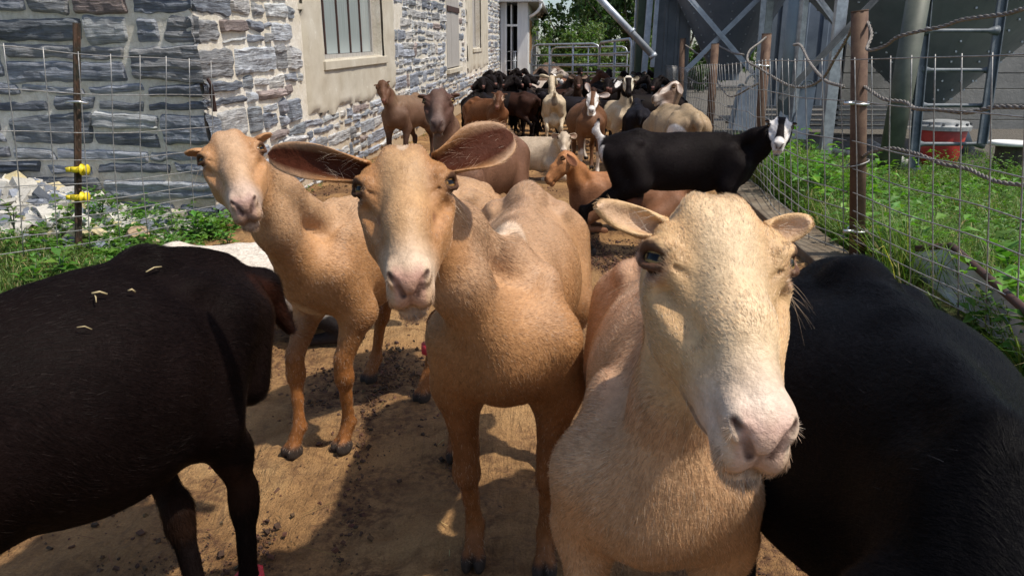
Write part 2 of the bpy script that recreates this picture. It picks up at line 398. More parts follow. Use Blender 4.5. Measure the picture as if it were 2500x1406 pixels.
# windows
def glass_mat():
    m = NT('streaked_glass'); co = m.coord(); n = m.noise(2, 4, .6, co); st = m.coord(scale=(30, 30, 1.5)); s1 = m.noise(1.0, 4, .6, st)  # opaque grey panes with upright streaks, paler towards the sill
    c = m.mix(s1, (.20,.24,.24), (.42,.47,.47))
    gm = m.n('ShaderNodeSeparateXYZ'); m.l(co, gm.inputs[0])
    low = m.ramp(m.math('SUBTRACT', m.math('ADD', gm.outputs['Z'], m.math('MULTIPLY', s1, .3)), W1z-.05), [(.12, (1,1,1)), (.42, (0,0,0))])
    m.base(m.mix(m.math('MULTIPLY', low, .7), c, (.60,.66,.66))); m.set(Roughness=.22); m.b.inputs['Specular IOR Level'].default_value = .6; return m.mat
M_GLASS = glass_mat(); M_RUST = metal('rusty_bars', (.09,.04,.03), (.05,.038,.036), .7, .3, 20)
M_WOODG = NT('grey_wood'); co = M_WOODG.coord(scale=(20, 20, 1.2)); M_WOODG.base(M_WOODG.ramp(M_WOODG.noise(3, 6, .7, co), [(.3, (.26,.24,.22)), (.7, (.48,.46,.43))])); M_WOODG.set(Roughness=.85); M_WOODG.bump(M_WOODG.noise(3, 6, .7, co), .5, .01); M_WOODG = M_WOODG.mat
def window(x0, x1, z0, z1, n, sill, bars, pane_mat, y=.13):
    fr = MB(); fr.box((x0, y-.02, z0), (x0+.05, y+.03, z1)); fr.box((x1-.05, y-.02, z0), (x1, y+.03, z1)); fr.box((x0+.05, y-.02, z0), (x1-.05, y+.03, z0+.04))
    w = fr.build('window', M_WOODG, barn); pw = (x1-x0-.1)/n
    pn = MB()
    for i in range(n): pn.box((x0+.05+i*pw+.008, y+.006, z0+.045), (x0+.05+(i+1)*pw-.008, y+.014, z1))
    pn.build('pane', pane_mat, w)
    for i in range(1, n):
        b = MB(); b.box((x0+.05+i*pw-.014, y-.012, z0+.045), (x0+.05+i*pw+.014, y+.02, z1)); b.build('mullion', bars, w)
    s_ = MB(); s_.box((x0-.06, -.055, z0-.10), (x1+.10, y-.02, z0-.012)); s_.box((x0-.03, .0, z0-.012), (x1, y-.02, z0+.0), 0); s_.build('sill', M_PLAS, w, bevel=.012)
window(W1a, W1b, W1z, TOP-.05, 5, True, M_RUST, M_GLASS)
window(W2a, W2b+.0, W2z, TOP-.05, 3, True, M_WOODG, M_WOODG)
sh = MB(); pwid = (SHb-SHa)/3
for i in range(3): sh.box((SHa+i*pwid+.006, -.012-.004*(i % 2), SHz+.02), (SHa+(i+1)*pwid-.006, .05, TOP-.1))
sho = sh.build('shutter', M_WOODG, barn, bevel=.006)
tag(sho, 'weathered grey board shutter')
hb = MB(); hb.box((SHa+.02, -.034, SHz+1.1), (SHb-.02, -.016, SHz+1.2)); hb.build('hinge', M_RUST, sho)
stn = MB(); stn.box((SHa-.08, -.07, SHz-.09), (SHb+.06, .2, SHz)); stn.build('shutter_sill', M_PLAS, barn, bevel=.01)
rf = MB(); rf.box((-.3, -.25, TOP), (WEND+.2, 4.5, TOP+.12)); M_ROOF = metal('roof_tin', (.3,.3,.3), (.4,.4,.4), .5, .6); rf.build('roof', M_ROOF, barn)
# iron strap hooked on the corner
ir = MB(); ir.tube([(.02,-.045,1.02), (.03,-.06,.98), (.05,-.055,.90), (.06,-.05,.80)], .012, 6); ir.bar((.035,-.055,.96), (.06,-.05,.80), .03, .012); ir.build('iron_strap', M_RUST, barn)

# ------------------------------------------------------------------ white annex
def white_mat():
    m = NT('white_paint'); co = m.coord(); st = m.coord(scale=(8, 8, .6)); n = m.noise(3, 5, .6, st)
    m.base(m.ramp(n, [(.3, (.60,.62,.64)), (.7, (.74,.76,.78))])); m.set(Roughness=.55); m.bump(m.noise(1.5, 3, .5, m.coord(scale=(22, 22, .2))), .2, .01); return m.mat
M_WHITE = white_mat(); M_DARK = NT('dark_interior'); M_DARK.base((.012,.012,.014)); M_DARK.set(Roughness=.9); M_DARK = M_DARK.mat  # near-black colour stands in for the unlit inside behind door and pane
M_WOODT = NT('tan_wood'); co = M_WOODT.coord(scale=(15,15,1)); M_WOODT.base(M_WOODT.ramp(M_WOODT.noise(3, 6, .7, co), [(.3, (.30,.17,.08)), (.7, (.50,.32,.16))])); M_WOODT.set(Roughness=.75); M_WOODT = M_WOODT.mat
YA = 26.8; ax0, ax1 = AtY(1222, 170, YA)[0], AtY(1288, 170, YA)[0]
annex = empty('white_annex', (ax1, YA, gz(ax1, YA)-.1), (0,0,-math.atan2(Ls[0], Ls[1])))
tag(annex, 'white shed joined to the far end of the stone barn, its door open', 'shed')
wA = ax1-ax0; H_A = 3.7
d0, d1 = AtY(1237, 170, YA)[0]-ax1, AtY(1263, 170, YA)[0]-ax1
m = MB(); m.box((-wA, 0, 0), (d0, .12, H_A)); m.box((d1, 0, 0), (0, .12, H_A)); m.box((d0, 0, 3.02), (d1, .12, H_A))
wy = [1.0, 2.1, 4.3, 5.2]
m.box((-.12, .12, 0), (0, 1.0, H_A)); m.box((-.12, 1.0, 0), (0, 2.1, 1.1)); m.box((-.12, 2.1, 0), (0, 4.3, H_A)); m.box((-.12, 4.3, 0), (0, 5.2, 1.1)); m.box((-.12, 5.2, 0), (0, 8.2, H_A))
m.box((-.12, 1.0, 2.55), (0, 2.1, H_A)); m.box((-.12, 4.3, 2.55), (0, 5.2, H_A)); m.box((-3, 8.0, 0), (-.12, 8.2, H_A))
m.build('wall', M_WHITE, annex)
m = MB(); m.box((-wA+.05, 1.2, .0), (-.2, 1.3, H_A)); m.build('interior_shade', M_DARK, annex)  # black sheet added for the shade seen through the doorway
dj = MB(); dj.box((d0-.07, -.03, 0), (d0, .0, 3.1)); dj.box((d1, -.03, 0), (d1+.05, .0, 3.1)); dj.box((d0, -.03, 2.25), (d1, -.002, 2.32)); dj.build('door_frame', M_WHITE, annex)
dd = MB(); dd.box((d0+.12, .13, .1), (d0+.17, .85, 2.95)); dd.build('door', M_WHITE, annex)
for y0, y1, mt in ((1.0, 2.1, M_WOODT), (4.3, 5.2, M_DARK)):
    f = MB(); f.box((-.02, y0, 1.1), (.03, y0+.07, 2.55)); f.box((-.02, y1-.07, 1.1), (.03, y1, 2.55)); f.box((-.02, y0+.07, 1.1), (.03, y1-.07, 1.16)); wf = f.build('window', M_WHITE if mt is M_DARK else M_WOODT, annex)
    f = MB(); f.box((-.06, y0+.07, 1.16), (-.04, y1-.07, 2.55)); f.build('pane', mt, wf)
gt = MB()
for zz in (.55, .85, 1.15, 1.45): gt.tube([(d0+.03, -.05, zz), (d1-.02, -.05, zz)], .018, 6)
gt.tube([(d0+.25, -.05, .1), (d0+.25, -.05, 1.45)], .018, 6); gt.tube([(d1-.06, -.05, .1), (d1-.06, -.05, 1.45)], .018, 6)
m = MB(); zr = 3.0
m.box((-3, -.35, zr), (.38, 8.4, zr+.05)); m.build('roof', M_ROOF, annex)
m = MB(); m.tube([(.44, -.4, zr+.02), (.44, 8.4, zr+.02)], .07, 10); m.build('gutter', M_WHITE, annex, True)
m = MB(); m.tube([(.44, -.30, zr-.02), (.43, -.30, zr-.16), (.36, -.28, zr-.28), (.22, -.2, zr-.38), (.08, -.05, zr-.44)], .05, 10); m.build('downpipe', M_WHITE, annex, True)
M_GALV = metal('galvanised', (.30,.32,.35), (.50,.53,.56), .45, .75, 12)
M_GALVD = metal('dull_galvanised', (.17,.18,.20), (.30,.31,.33), .6, .5, 10)
gt.build('door_gate', M_GALV, annex, True)

# ------------------------------------------------------------------ foliage
def leaf_mat(name, tr=.35, rough=.5):
    m = NT(name); c = attr_out(m, 'leaf'); m.base(c); m.set(Roughness=rough); m.b.inputs['Specular IOR Level'].default_value = .35
    t = m.n('ShaderNodeBsdfTranslucent'); m.l(m.mix(1, c, (1.3,1.5,.5), 'MULTIPLY'), t.inputs['Color'])
    mx = m.n('ShaderNodeMixShader'); mx.inputs[0].default_value = tr; m.l(m.b.outputs[0], mx.inputs[1]); m.l(t.outputs[0], mx.inputs[2])
    m.l(mx.outputs[0], m.t.nodes['Material Output'].inputs[0]); return m.mat
M_LEAF = leaf_mat('leaf'); M_GRASS = leaf_mat('grass_blade', .30, .55)
def leaves(P, D, Nn, L, Wd, col, fold=.25):
    """leaf faces: P base, D direction, Nn normal"""
    n = len(P); D = D/(np.linalg.norm(D, axis=1)[:, None]+1e-9); S = np.cross(D, Nn); S /= np.linalg.norm(S, axis=1)[:, None]+1e-9; U = np.cross(S, D)
    L = np.broadcast_to(L, (n,))[:, None]; Wd = np.broadcast_to(Wd, (n,))[:, None]
    droop = U*L*(-.18)
    v = np.stack([P, P + D*L*.42 + S*Wd*.5 + U*Wd*fold, P + D*L*.5, P + D*L*.42 - S*Wd*.5 + U*Wd*fold, P + D*L + droop], 1).reshape(-1, 3)
    b = np.arange(n)*5; t = np.concatenate([np.stack([b, b+1, b+2], 1), np.stack([b+1, b+4, b+2], 1), np.stack([b, b+2, b+3], 1), np.stack([b+2, b+4, b+3], 1)])
    return v, t, np.repeat(col, 5, 0)
def blades(P, D, L, Wd, col, bend=.5):
    n = len(P); D = D/np.linalg.norm(D, axis=1)[:, None]; a = rng.uniform(0, 2*pi, n); S = np.stack([np.cos(a), np.sin(a), 0*a], 1); B = np.stack([-np.sin(a), np.cos(a), 0*a], 1)
    L = np.broadcast_to(L, (n,))[:, None]; Wd = np.broadcast_to(Wd, (n,))[:, None]; bd = (bend*rng.uniform(.3, 1.4, n))[:, None]
    p1 = P + D*L*.5 + B*L*.12*bd; p2 = P + D*L*.85 + B*L*.42*bd; p3 = P + D*L*(1-.15*bd) + B*L*.8*bd
    v = np.stack([P-S*Wd*.5, P+S*Wd*.5, p1+S*Wd*.45, p1-S*Wd*.45, p2+S*Wd*.3, p2-S*Wd*.3, p3], 1).reshape(-1, 3); b = np.arange(n)*7
    q = np.concatenate([np.stack([b, b+1, b+2, b+3], 1), np.stack([b+3, b+2, b+4, b+5], 1)]); t = np.stack([b+5, b+4, b+6], 1)
    return v, q, t, np.repeat(col, 7, 0)
def gcol(n, base, var=.3, r=None):
    r = r or rng; c = np.array(base)[None, :]*r.uniform(1-var, 1+var, n)[:, None]; c = c*(1 + r.normal(0, .10, (n, 3))); return np.clip(c, .003, 1)
M_BARK = NT('bark'); co = M_BARK.coord(scale=(6,6,1.2)); M_BARK.base(M_BARK.ramp(M_BARK.noise(4, 6, .7, co), [(.3, (.05,.04,.03)), (.7, (.14,.11,.08))])); M_BARK.set(Roughness=.9); M_BARK.bump(M_BARK.noise(4, 6, .7, co), .8, .03); M_BARK = M_BARK.mat
def tree(x, y, h, cr, label, n, seed, base, ls=.14, low=.25, cat='tree', name='leafy_tree'):
    rg = np.random.default_rng(seed); z0 = float(gz(x, y)); t = empty(name, (x, y, z0)); tag(t, label, cat, 'trees beyond the gates')
    m = MB(); pts = [(0,0,0)]; 
    for k in range(1, 6): pts.append((pts[-1][0]+rg.normal(0,.10), pts[-1][1]+rg.normal(0,.10), h*.8*k/5))
    m.tube(pts, np.linspace(.16, .05, 6)*h/6, 8); cl = []
    for k in range(26):
        f = rg.uniform(low, 1); a = rg.uniform(0, 2*pi); rr = cr*(.45+.65*rg.random())*np.sin(np.clip(.25+f*.72, 0, 1)*pi)**.6
        i = min(4, int(f*5*.9)); b = np.array(pts[i]); e = np.array([cos(a)*rr, sin(a)*rr, h*f]); md = (b+e)/2 + np.array([0,0,-.05*h])
        m.tube([b, md, e], [.05*h/6, .03*h/6, .012], 5, cap=False); cl.append((e, cr*rg.uniform(.22, .42)))
        cl.append(((b+e)/2 + rg.normal(0, .2, 3), cr*rg.uniform(.2, .35)))
    m.build('trunk', M_BARK, t, True)
    # sprays of leaves in each clump
    P, D, Nn = [], [], []
    per = n//len(cl)
    for (c, r) in cl:
        ns = max(6, per//22)
        d = rg.normal(0, 1, (ns, 3)); d[:, 2] = d[:, 2]*.7 + .1; d /= np.linalg.norm(d, axis=1)[:, None]; sp = c + d*r*rg.uniform(.35, 1.0, ns)[:, None]
        ax = d + rg.normal(0, .5, (ns, 3)) - np.array((0,0,.5)); ax /= np.linalg.norm(ax, axis=1)[:, None]
        k = per//ns; tt = rg.uniform(-.5, .5, (ns, k)); pp = sp[:, None] + ax[:, None]*tt[..., None]*r*.55 + rg.normal(0, .06, (ns, k, 3))
        dd = ax[:, None]*.6 + rg.normal(0, .6, (ns, k, 3)) - np.array((0,0,.35)); P.append(pp.reshape(-1, 3)); D.append(dd.reshape(-1, 3))
    P = np.concatenate(P); D = np.concatenate(D); Nn = rg.normal(0, .5, P.shape) + np.array((0,0,1.))
    v, tr, c = leaves(P, D, Nn, rg.uniform(.7, 1.3, len(P))*ls, rg.uniform(.5, .75, len(P))*ls, gcol(len(P), base, .35, rg))
    me = np_mesh('crown', v, tris=tr, attrs={'leaf': c}); link('crown', me, M_LEAF, t)
    return t
g1, g2, g3 = (.075,.135,.035), (.045,.085,.022), (.11,.17,.05)
tree(3.0, 30.0, 5.6, 2.1, 'bright leafy tree close behind the tube gates with drooping branches', 9000, 1, (.16,.25,.10), .17, .08)
tree(4.3, 29.0, 6.5, 2.6, 'dark green tree behind the right hand gate', 9000, 2, g2, .17, .05)
tree(-2.5, 42.0, 8, 3.2, 'dark tree rising behind the white shed', 9000, 3, g2, .22, .08)
tree(3.2, 35.0, 9, 3.6, 'tall dark tree at the back of the gap between shed and bins', 11000, 4, g2, .22, .03)
tree(7.5, 34.0, 9, 3.6, 'tall dark tree partly hidden by the green post', 9000, 5, g2, .22, .03)
tree(-4, 38.0, 10, 4, 'tall tree beyond the barn roof', 5000, 6, g2, .3, .1)
tree(13, 36.0, 10, 4, 'tall tree beyond the grain bins', 5000, 8, g2, .3, .1)
for i, (x, y, h, cr, lab) in enumerate([(2.0, 25.2, 1.7, .8, 'light green bush beside the mulch heap'), (2.6, 25.3, 1.9, 1.1, 'light green bush in the middle behind the gates'), (4.4, 25.0, 1.8, 1.1, 'green bush next to the green post')]):
    tree(x, y, h, cr, lab, 4500, 20+i, g3, .13, .02, 'bush', 'leafy_bush')
# ================================================================== FENCES, GATES, BINS
M_WIRE = metal('fence_wire', (.22,.22,.22), (.42,.41,.39), .55, .6, 30, .1)
M_POSTR = metal('rusty_post', (.085,.045,.03), (.16,.10,.065), .75, .3, 14, .3)
M_POSTG = metal('tpost', (.035,.04,.03), (.13,.07,.045), .8, .2, 16, .3)
M_CLIP = metal('clip', (.6,.6,.6), (.75,.75,.75), .3, .8)
M_YEL = NT('yellow_plastic'); M_YEL.base((.80,.62,.02)); M_YEL.set(Roughness=.45); M_YEL = M_YEL.mat
WZ = [1.13, .92, .71, .56, .43, .33, .25, .17, .09]
def wire_panel(path, lean, fence, seed, sp=.2, zs=WZ, r=.0028, top=None, sag=.012):
    """welded wire along a ground path (polyline, xy); lean = xy shift at the top"""
    path = np.array(path, float); rg = np.random.default_rng(seed)
    seg = np.r_[0, np.cumsum(np.linalg.norm(np.diff(path, axis=0), axis=1))]
    def pt(t, z, w=True):
        x = np.interp(t, seg, path[:, 0]); y = np.interp(t, seg, path[:, 1]); ln = np.array([np.interp(t, seg, lean[:, 0]), np.interp(t, seg, lean[:, 1])]) if isinstance(lean, np.ndarray) and lean.ndim == 2 else np.array(lean)[:, None]*np.ones_like(np.atleast_1d(t))
        ln = ln.reshape(2, -1); k = np.asarray(z)/1.15; b = sag*vnoise(np.stack([np.atleast_1d(t)*1.0, np.atleast_1d(z)*np.ones_like(np.atleast_1d(t)), 0*np.atleast_1d(t)+seed], -1), 1.7)
        return np.stack([x + ln[0]*k + b, y + ln[1]*k + b*.4, z*np.ones_like(np.atleast_1d(t)) + gz(x, y) + b*.7], -1)
    m = MB(); tt = np.arange(0, seg[-1], .1)
    for z in zs: m.tube(pt(tt, z), r*1.05, 6, cap=False)
    for t in np.arange(.05, seg[-1], sp):
        zz = np.linspace(zs[-1]-.03, zs[0]+.012, 9); p = np.concatenate([pt(np.array([t]), z) for z in zz]); p[:, :2] += .004; m.tube(p, r, 6)
    return m.build('wire_panel', M_WIRE, fence, True)
# --- left fence
lf = empty('wire_fence', (-2.4, 4.4, 0)); tag(lf, 'welded wire fence with a slim rusty post in front of the stone gable', 'fence')
off = lambda o: setattr(o, 'location', -V(o.parent.location)) or o
A_, B_ = np.array([-2.06, 5.26]), np.array([-2.60, 3.93])
pathL = [A_, B_, B_ + (B_-A_)*1.2]
off(wire_panel(pathL, (.10, 0), lf, 3))
pb, ptp = G(192, 632), AtY(187, 57, 4.42)
m = MB(); ax = ptp-pb; m.bar(pb, ptp, .042, .006, up=(0,1,0)); m.bar(pb + (.0,-.014,0), ptp + (.0,-.014,0), .007, .03, up=(0,1,0))
for k in range(22): q = pb + ax*(.06+.042*k); m.box(q + (.018,-.030,-.006), q + (.026,-.022,.006))
off(m.build('post', M_POSTG, lf, bevel=.001))
for vv in (402, 471):
    t = (630-vv)/573.; c = pb + ax*t; m = MB(); m.lathe([(.030,-.016), (.036,-.014), (.036,.014), (.030,.016)], c + (0,-.004,0), 16); m.box(c + (-.055,-.03,-.013), c + (-.03,.01,.013))
    Rm = np.array([[0,0,1],[0,1,0],[-1,0,0]], float); m.lathe([(.012,-.02), (.034,-.018), (.034,-.012), (.016,-.010), (.016,.008), (.030,.010), (.030,.016), (.010,.018)], c + (.052,-.02,0), 16, M=Rm)
    off(m.build('insulator', M_YEL, lf, True))
c = pb + ax*((630-240)/573.); m = MB(); m.tube([c + (-.06,-.01,0), c + (-.03,-.03,.004), c + (.03,-.035,.004), c + (.055,-.01,-.006), c + (.05,.02,-.004)], .007, 6); off(m.build('clip', M_CLIP, lf, True))
# --- right fence
rf_ = empty('wire_fence', (2, 5, 0)); tag(rf_, 'long welded wire fence with brown pipe posts and twisted cables along the lane', 'fence')
R1 = G(2092, 652); R1t = AtY(2099, 28, R1[1]-.02); R2 = G(1845, 462); R2t = AtY(1872, 84, R2[1])
E0 = G(2500, 905)
lane_dir = np.array([.108, 1.0])
R3 = R2[:2] + (R2[:2]-R1[:2])*1.06; Rf = lambda y: np.array([R1[0]+.108*(y-R1[1]), y])
near_dir = (E0[:2]-R1[:2])
path_near = [R1[:2]+(-.03,-.05), E0[:2]-(0,0), E0[:2]+near_dir*.9]
leanR = (-.16, 0)
off(wire_panel([R1[:2]+(-.03,-.03), R1[:2]*.6+E0[:2]*.4+(-.02,0), E0[:2], E0[:2]+near_dir*.9], leanR, rf_, 5, sag=.018, r=.0029))
off(wire_panel([R1[:2]+(-.045,.0), R1[:2]+(-.10,.5), R1[:2]+(.02,1.5), R2[:2]+(-.035,0), Rf(9.6)+(-.03,0), Rf(13)], leanR, rf_, 6, r=.003, sag=.02))
off(wire_panel([Rf(12.9)+(-.05,.0), Rf(17.5)], leanR, rf_, 7, r=.004, sp=.12))
def pipe(name, a, b, r, mat, par, n=14):
    m = MB(); a = np.array(a, float); b = np.array(b, float); m.tube([a, b], r, n); d = unit(b-a); m.tube([b-d*.002, b+d*.004], r*1.03, n); return m.build(name, mat, par, True)
def unit(a): a = np.asarray(a, float); return a/np.linalg.norm(a)
def post(a, b, r): 
    o = pipe('post', a, b, r, M_POSTR, rf_); off(o); return o
post(R1, R1t, .042); post(R2, R2t, .042)
for y, vt, ut in ((10.2, 108, 1746), (14.0, 95, 1667), (17.4, 92, 1618)):
    b = np.r_[Rf(y), gz(0, y)]; t = AtY(ut, vt, y); post(b, t, .05)
def clipring(c, r): m = MB(); m.tube([c + r*np.array([cos(a), sin(a), .12*sin(a)]) for a in np.linspace(0, 2*pi, 15)], .007, 6, cap=False); m.box(c + (-r-.045,-r,-.008), c + (-r+.01,-r+.02,.008)); off(m.build('clip', M_CLIP, rf_, True))
for p, t_, vs in ((R1, R1t, (238, 553)), (R2, R2t, (157,))):
    for vv in vs:
        vb, vt = (652, 28) if p is R1 else (462, 84); f = (vb-vv)/(vb-vt); clipring(p + (t_-p)*f, .05)
def cable(name, pts, r=.010, tw=22, par=rf_):
    P = np.array(pts, float); 
    # catmull
    S = []; Q = np.vstack([2*P[0]-P[1], P, 2*P[-1]-P[-2]])
    for i in range(1, len(Q)-2):
        for t in np.linspace(0, 1, 10, endpoint=False):
            S.append(.5*((2*Q[i]) + (-Q[i-1]+Q[i+1])*t + (2*Q[i-1]-5*Q[i]+4*Q[i+1]-Q[i+2])*t*t + (-Q[i-1]+3*Q[i]-3*Q[i+1]+Q[i+2])*t**3))
    S.append(P[-1]); S = np.array(S); L = np.r_[0, np.cumsum(np.linalg.norm(np.diff(S, axis=0), axis=1))]
    n = max(30, int(L[-1]/.012)); n = min(n, 260); tt = np.linspace(0, L[-1], n); C = np.stack([np.interp(tt, L, S[:, i]) for i in range(3)], 1)
    T = np.gradient(C, axis=0); T /= np.linalg.norm(T, axis=1)[:, None]; u = np.cross(T, (0,0,1.)); u /= np.linalg.norm(u, axis=1)[:, None]+1e-9; w = np.cross(T, u)
    m = MB()
    for k in range(3):
        a = tt*tw*2.6 + k*2*pi/3; m.tube(C + (np.cos(a)[:, None]*u + np.sin(a)[:, None]*w)*r*.62, r*.62, 5)
    return m.build(name, M_CABLE, par, True)
M_CABLE = metal('cable', (.13,.12,.11), (.30,.27,.24), .7, .4, 40, .2)
def pxs(L, y0, y1):
    n = len(L); return [AtY(u, v, y0 + (y1-y0)*i/(n-1)) for i, (u, v) in enumerate(L)]
off(cable('cable', pxs([(2116,50),(2128,85),(2118,122),(2160,113),(2190,92),(2240,78),(2300,66),(2345,50),(2400,42),(2455,35),(2500,22),(2560,10)], 4.15, 2.7), .0075))
off(cable('cable', pxs([(2108,210),(2130,225),(2160,243),(2210,250),(2235,265),(2290,268),(2360,275),(2430,262),(2500,262),(2560,255)], 4.15, 2.7), .008))
off(cable('cable', pxs([(2105,385),(2125,372),(2170,362),(2215,370),(2250,380),(2300,400),(2360,412),(2400,430),(2440,445),(2500,452),(2560,455)], 4.15, 2.7), .008))
off(cable('cable', pxs([(1870,92),(1855,105),(1830,125),(1826,150),(1850,165),(1890,190),(1930,210),(1970,212),(2010,190),(2040,140),(2070,90),(2085,50)], 7.0, 4.3), .008))
off(cable('cable', pxs([(1938,110),(1955,112),(1975,150),(1998,180),(2020,200),(2060,212)], 6.2, 4.6), .009))
off(cable('cable', pxs([(1672,110),(1690,122),(1700,130),(1720,136),(1745,112),(1765,118),(1790,130),(1815,134)], 14, 10), .012))
off(cable('cable', pxs([(1680,190),(1710,205),(1740,190),(1760,215),(1780,235),(1800,232),(1830,215),(1850,205)], 13, 7.5), .010))
m = MB(); c = R1 + (R1t-R1)*.43; m.tube([c + .055*np.array([cos(a), sin(a)*.9, .35*cos(a)]) for a in np.linspace(0, 2*pi, 20)], .004, 6, cap=False); off(m.build('wire_loop', M_WIRE, rf_, True))
# --- concrete kerb under the fence
M_CONC = NT('concrete'); co = M_CONC.coord(); M_CONC.base(M_CONC.ramp(M_CONC.noise(5, 6, .65, co), [(.3, (.11,.075,.045)), (.7, (.24,.20,.145))])); M_CONC.set(Roughness=.9); M_CONC.bump(M_CONC.noise(30, 5, .7, co), .5, .01); M_CONC = M_CONC.mat
kb = MB(); n = 19
for i in range(n):
    y0, y1 = 3.0+i*.9, 3.0+(i+1)*.9-.008; x0, x1 = Rf(y0)[0], Rf(y1)[0]; z0 = gz(0, y0)
    kb.add([(x0-.27,y0,z0-.1),(x0-.02,y0,z0-.1),(x1-.02,y1,z0-.1),(x1-.27,y1,z0-.1),(x0-.27,y0,z0+.06),(x0-.02,y0,z0+.07),(x1-.02,y1,z0+.07),(x1-.27,y1,z0+.06)], [(0,3,2,1),(4,5,6,7),(0,1,5,4),(1,2,6,5),(2,3,7,6),(3,0,4,7)])
tag(kb.build('kerb', M_CONC, None, bevel=.012), kind='structure')

# --- tube gates at the end of the lane
def tube_gate(label, a, b, z0, z1, rails, ups, r=.025, corner=True):
    a = np.array(a, float); b = np.array(b, float); g = empty('tube_gate', (*a, 0)); tag(g, label, 'gate', 'tube gates closing the far end of the lane')
    P = lambda t, z: np.array([*(a+(b-a)*t), z])
    m = MB(); L = np.linalg.norm(b-a); k = .14/L
    m.tube([P(0, z0+.14), P(.0, z1-.14), P(k*.3, z1-.04), P(k, z1), P(1-k, z1), P(1-k*.3, z1-.04), P(1, z1-.14), P(1, z0+.14), P(1-k*.3, z0+.04), P(1-k, z0), P(k, z0), P(k*.3, z0+.04), P(0, z0+.14)], r, 8, cap=False)
    off(m.build('frame', M_GALV, g, True))
    for i in range(rails):
        m = MB(); z = z0+(z1-z0)*(i+1)/(rails+1); m.tube([P(0, z), P(1, z)], r*.8, 7); off(m.build('rail', M_GALV, g, True))
    for t in ups:
        m = MB(); m.tube([P(t, z0), P(t, z1)], r*.85, 7); off(m.build('upright', M_GALV, g, True))
    return g
gp = lambda u, y: AtY(u, 170, y)[:2]
tube_gate('long tube gate in front of the mulch heap and the white shed', gp(1298, 17.6), gp(1462, 16.8), .50, 1.60, 4, (.27, .62))
tube_gate('short tube gate at the right end, nearest the green post', gp(1462, 16.7), gp(1540, 14.6), .42, 1.62, 4, (.5,), .028)
tube_gate('thin pale tube gate standing behind the long gate', gp(1345, 20.5), gp(1530, 19.5), .60, 1.62, 4, (.5, .85), .020)
# --- mulch heap
def heap(name, label, x, y, rx, ry, h, mat, seed, cat, n=40):
    m_ = MB(); A, B = np.meshgrid(np.linspace(-1, 1, n), np.linspace(-1, 1, n), indexing='ij'); r = np.hypot(A, B); P = np.stack([A*rx, B*ry, 0*A+seed], -1)
    z = h*np.clip(np.cos(np.clip(r, 0, 1)*pi/2), 0, 1)**.8*(1 + .25*vnoise(P, 1.6)) + .05*vnoise(P, 5)*(r < 1) + .03*vnoise(P, 14) - .12*(r > .96)
    idx = np.arange(n*n).reshape(n, n); q = np.stack([idx[:-1,:-1], idx[1:,:-1], idx[1:,1:], idx[:-1,1:]], -1).reshape(-1, 4)
    o = link(name, np_mesh(name, np.stack([A*rx, B*ry, z], -1).reshape(-1, 3), quads=q), mat, None, True); o.location = (x, y, float(gz(x, y))); tag(o, label, cat); return o
M_MULCH = NT('mulch'); co = M_MULCH.coord(); M_MULCH.base(M_MULCH.ramp(M_MULCH.noise(14, 6, .75, co), [(.3, (.045,.028,.02)), (.7, (.24,.15,.10))])); M_MULCH.set(Roughness=.95); M_MULCH.bump(M_MULCH.noise(14, 6, .75, co), 1, .08); M_MULCH = M_MULCH.mat
heap('mulch_heap', 'brown heap of mulch behind the long tube gate', 1.0, 21.8, 1.1, 1.4, .95, M_MULCH, 1, 'heap')

# --- posts and frames at the end of the lane
M_GREENP = NT('green_post'); co = M_GREENP.coord(); M_GREENP.base(M_GREENP.ramp(M_GREENP.noise(8, 5, .6, co), [(.3, (.035,.05,.03)), (.7, (.07,.10,.06))])); M_GREENP.set(Roughness=.7); M_GREENP = M_GREENP.mat
M_PALE = metal('pale_steel', (.36,.40,.46), (.55,.60,.66), .5, .4, 6)
M_STEELD = metal('dark_steel', (.07,.075,.08), (.14,.145,.15), .6, .4, 8)
def stand(name, label, cat, u0, v0, u1, v1, y, w, mat, grp=None, d=.08):
    m = MB(); a = AtY(u0, v0, y); b = AtY(u1, v1, y); m.bar(a, b, w, d, up=(0,1,0)); o = m.build(name, mat, None, bevel=.004); tag(o, label, cat, grp); return o
stand('post', 'dark green wooden post beside the short tube gate', 'post', 1572, -60, 1558, 200, 15.2, .17, M_GREENP, None, .17)
stand('pole', 'pale steel pole right of the dark green post', 'pole', 1592, -60, 1572, 180, 15.0, .11, M_PALE, 'poles beside the tank wall')
stand('pole', 'thinner pale pole touching the end of the slanted white tube', 'pole', 1609, -60, 1592, 165, 14.8, .07, M_PALE, 'poles beside the tank wall')
stand('pole', 'thin whitish pole just left of the dark green post', 'pole', 1558, -60, 1544, 190, 15.6, .045, M_PALE, 'poles beside the tank wall')
m = MB(); m.tube([AtY(1420, -50, 14), AtY(1596, 138, 14)], .06, 12); m.tube([AtY(1540, 75, 14), AtY(1544, 79, 14)], .070, 12); m.tube([AtY(1592, 133, 14), AtY(1597, 140, 14)], .070, 12)
tag(m.build('auger_tube', M_PALE, None, True), 'slanted pale feed tube coming down beside the green post', 'feed tube')
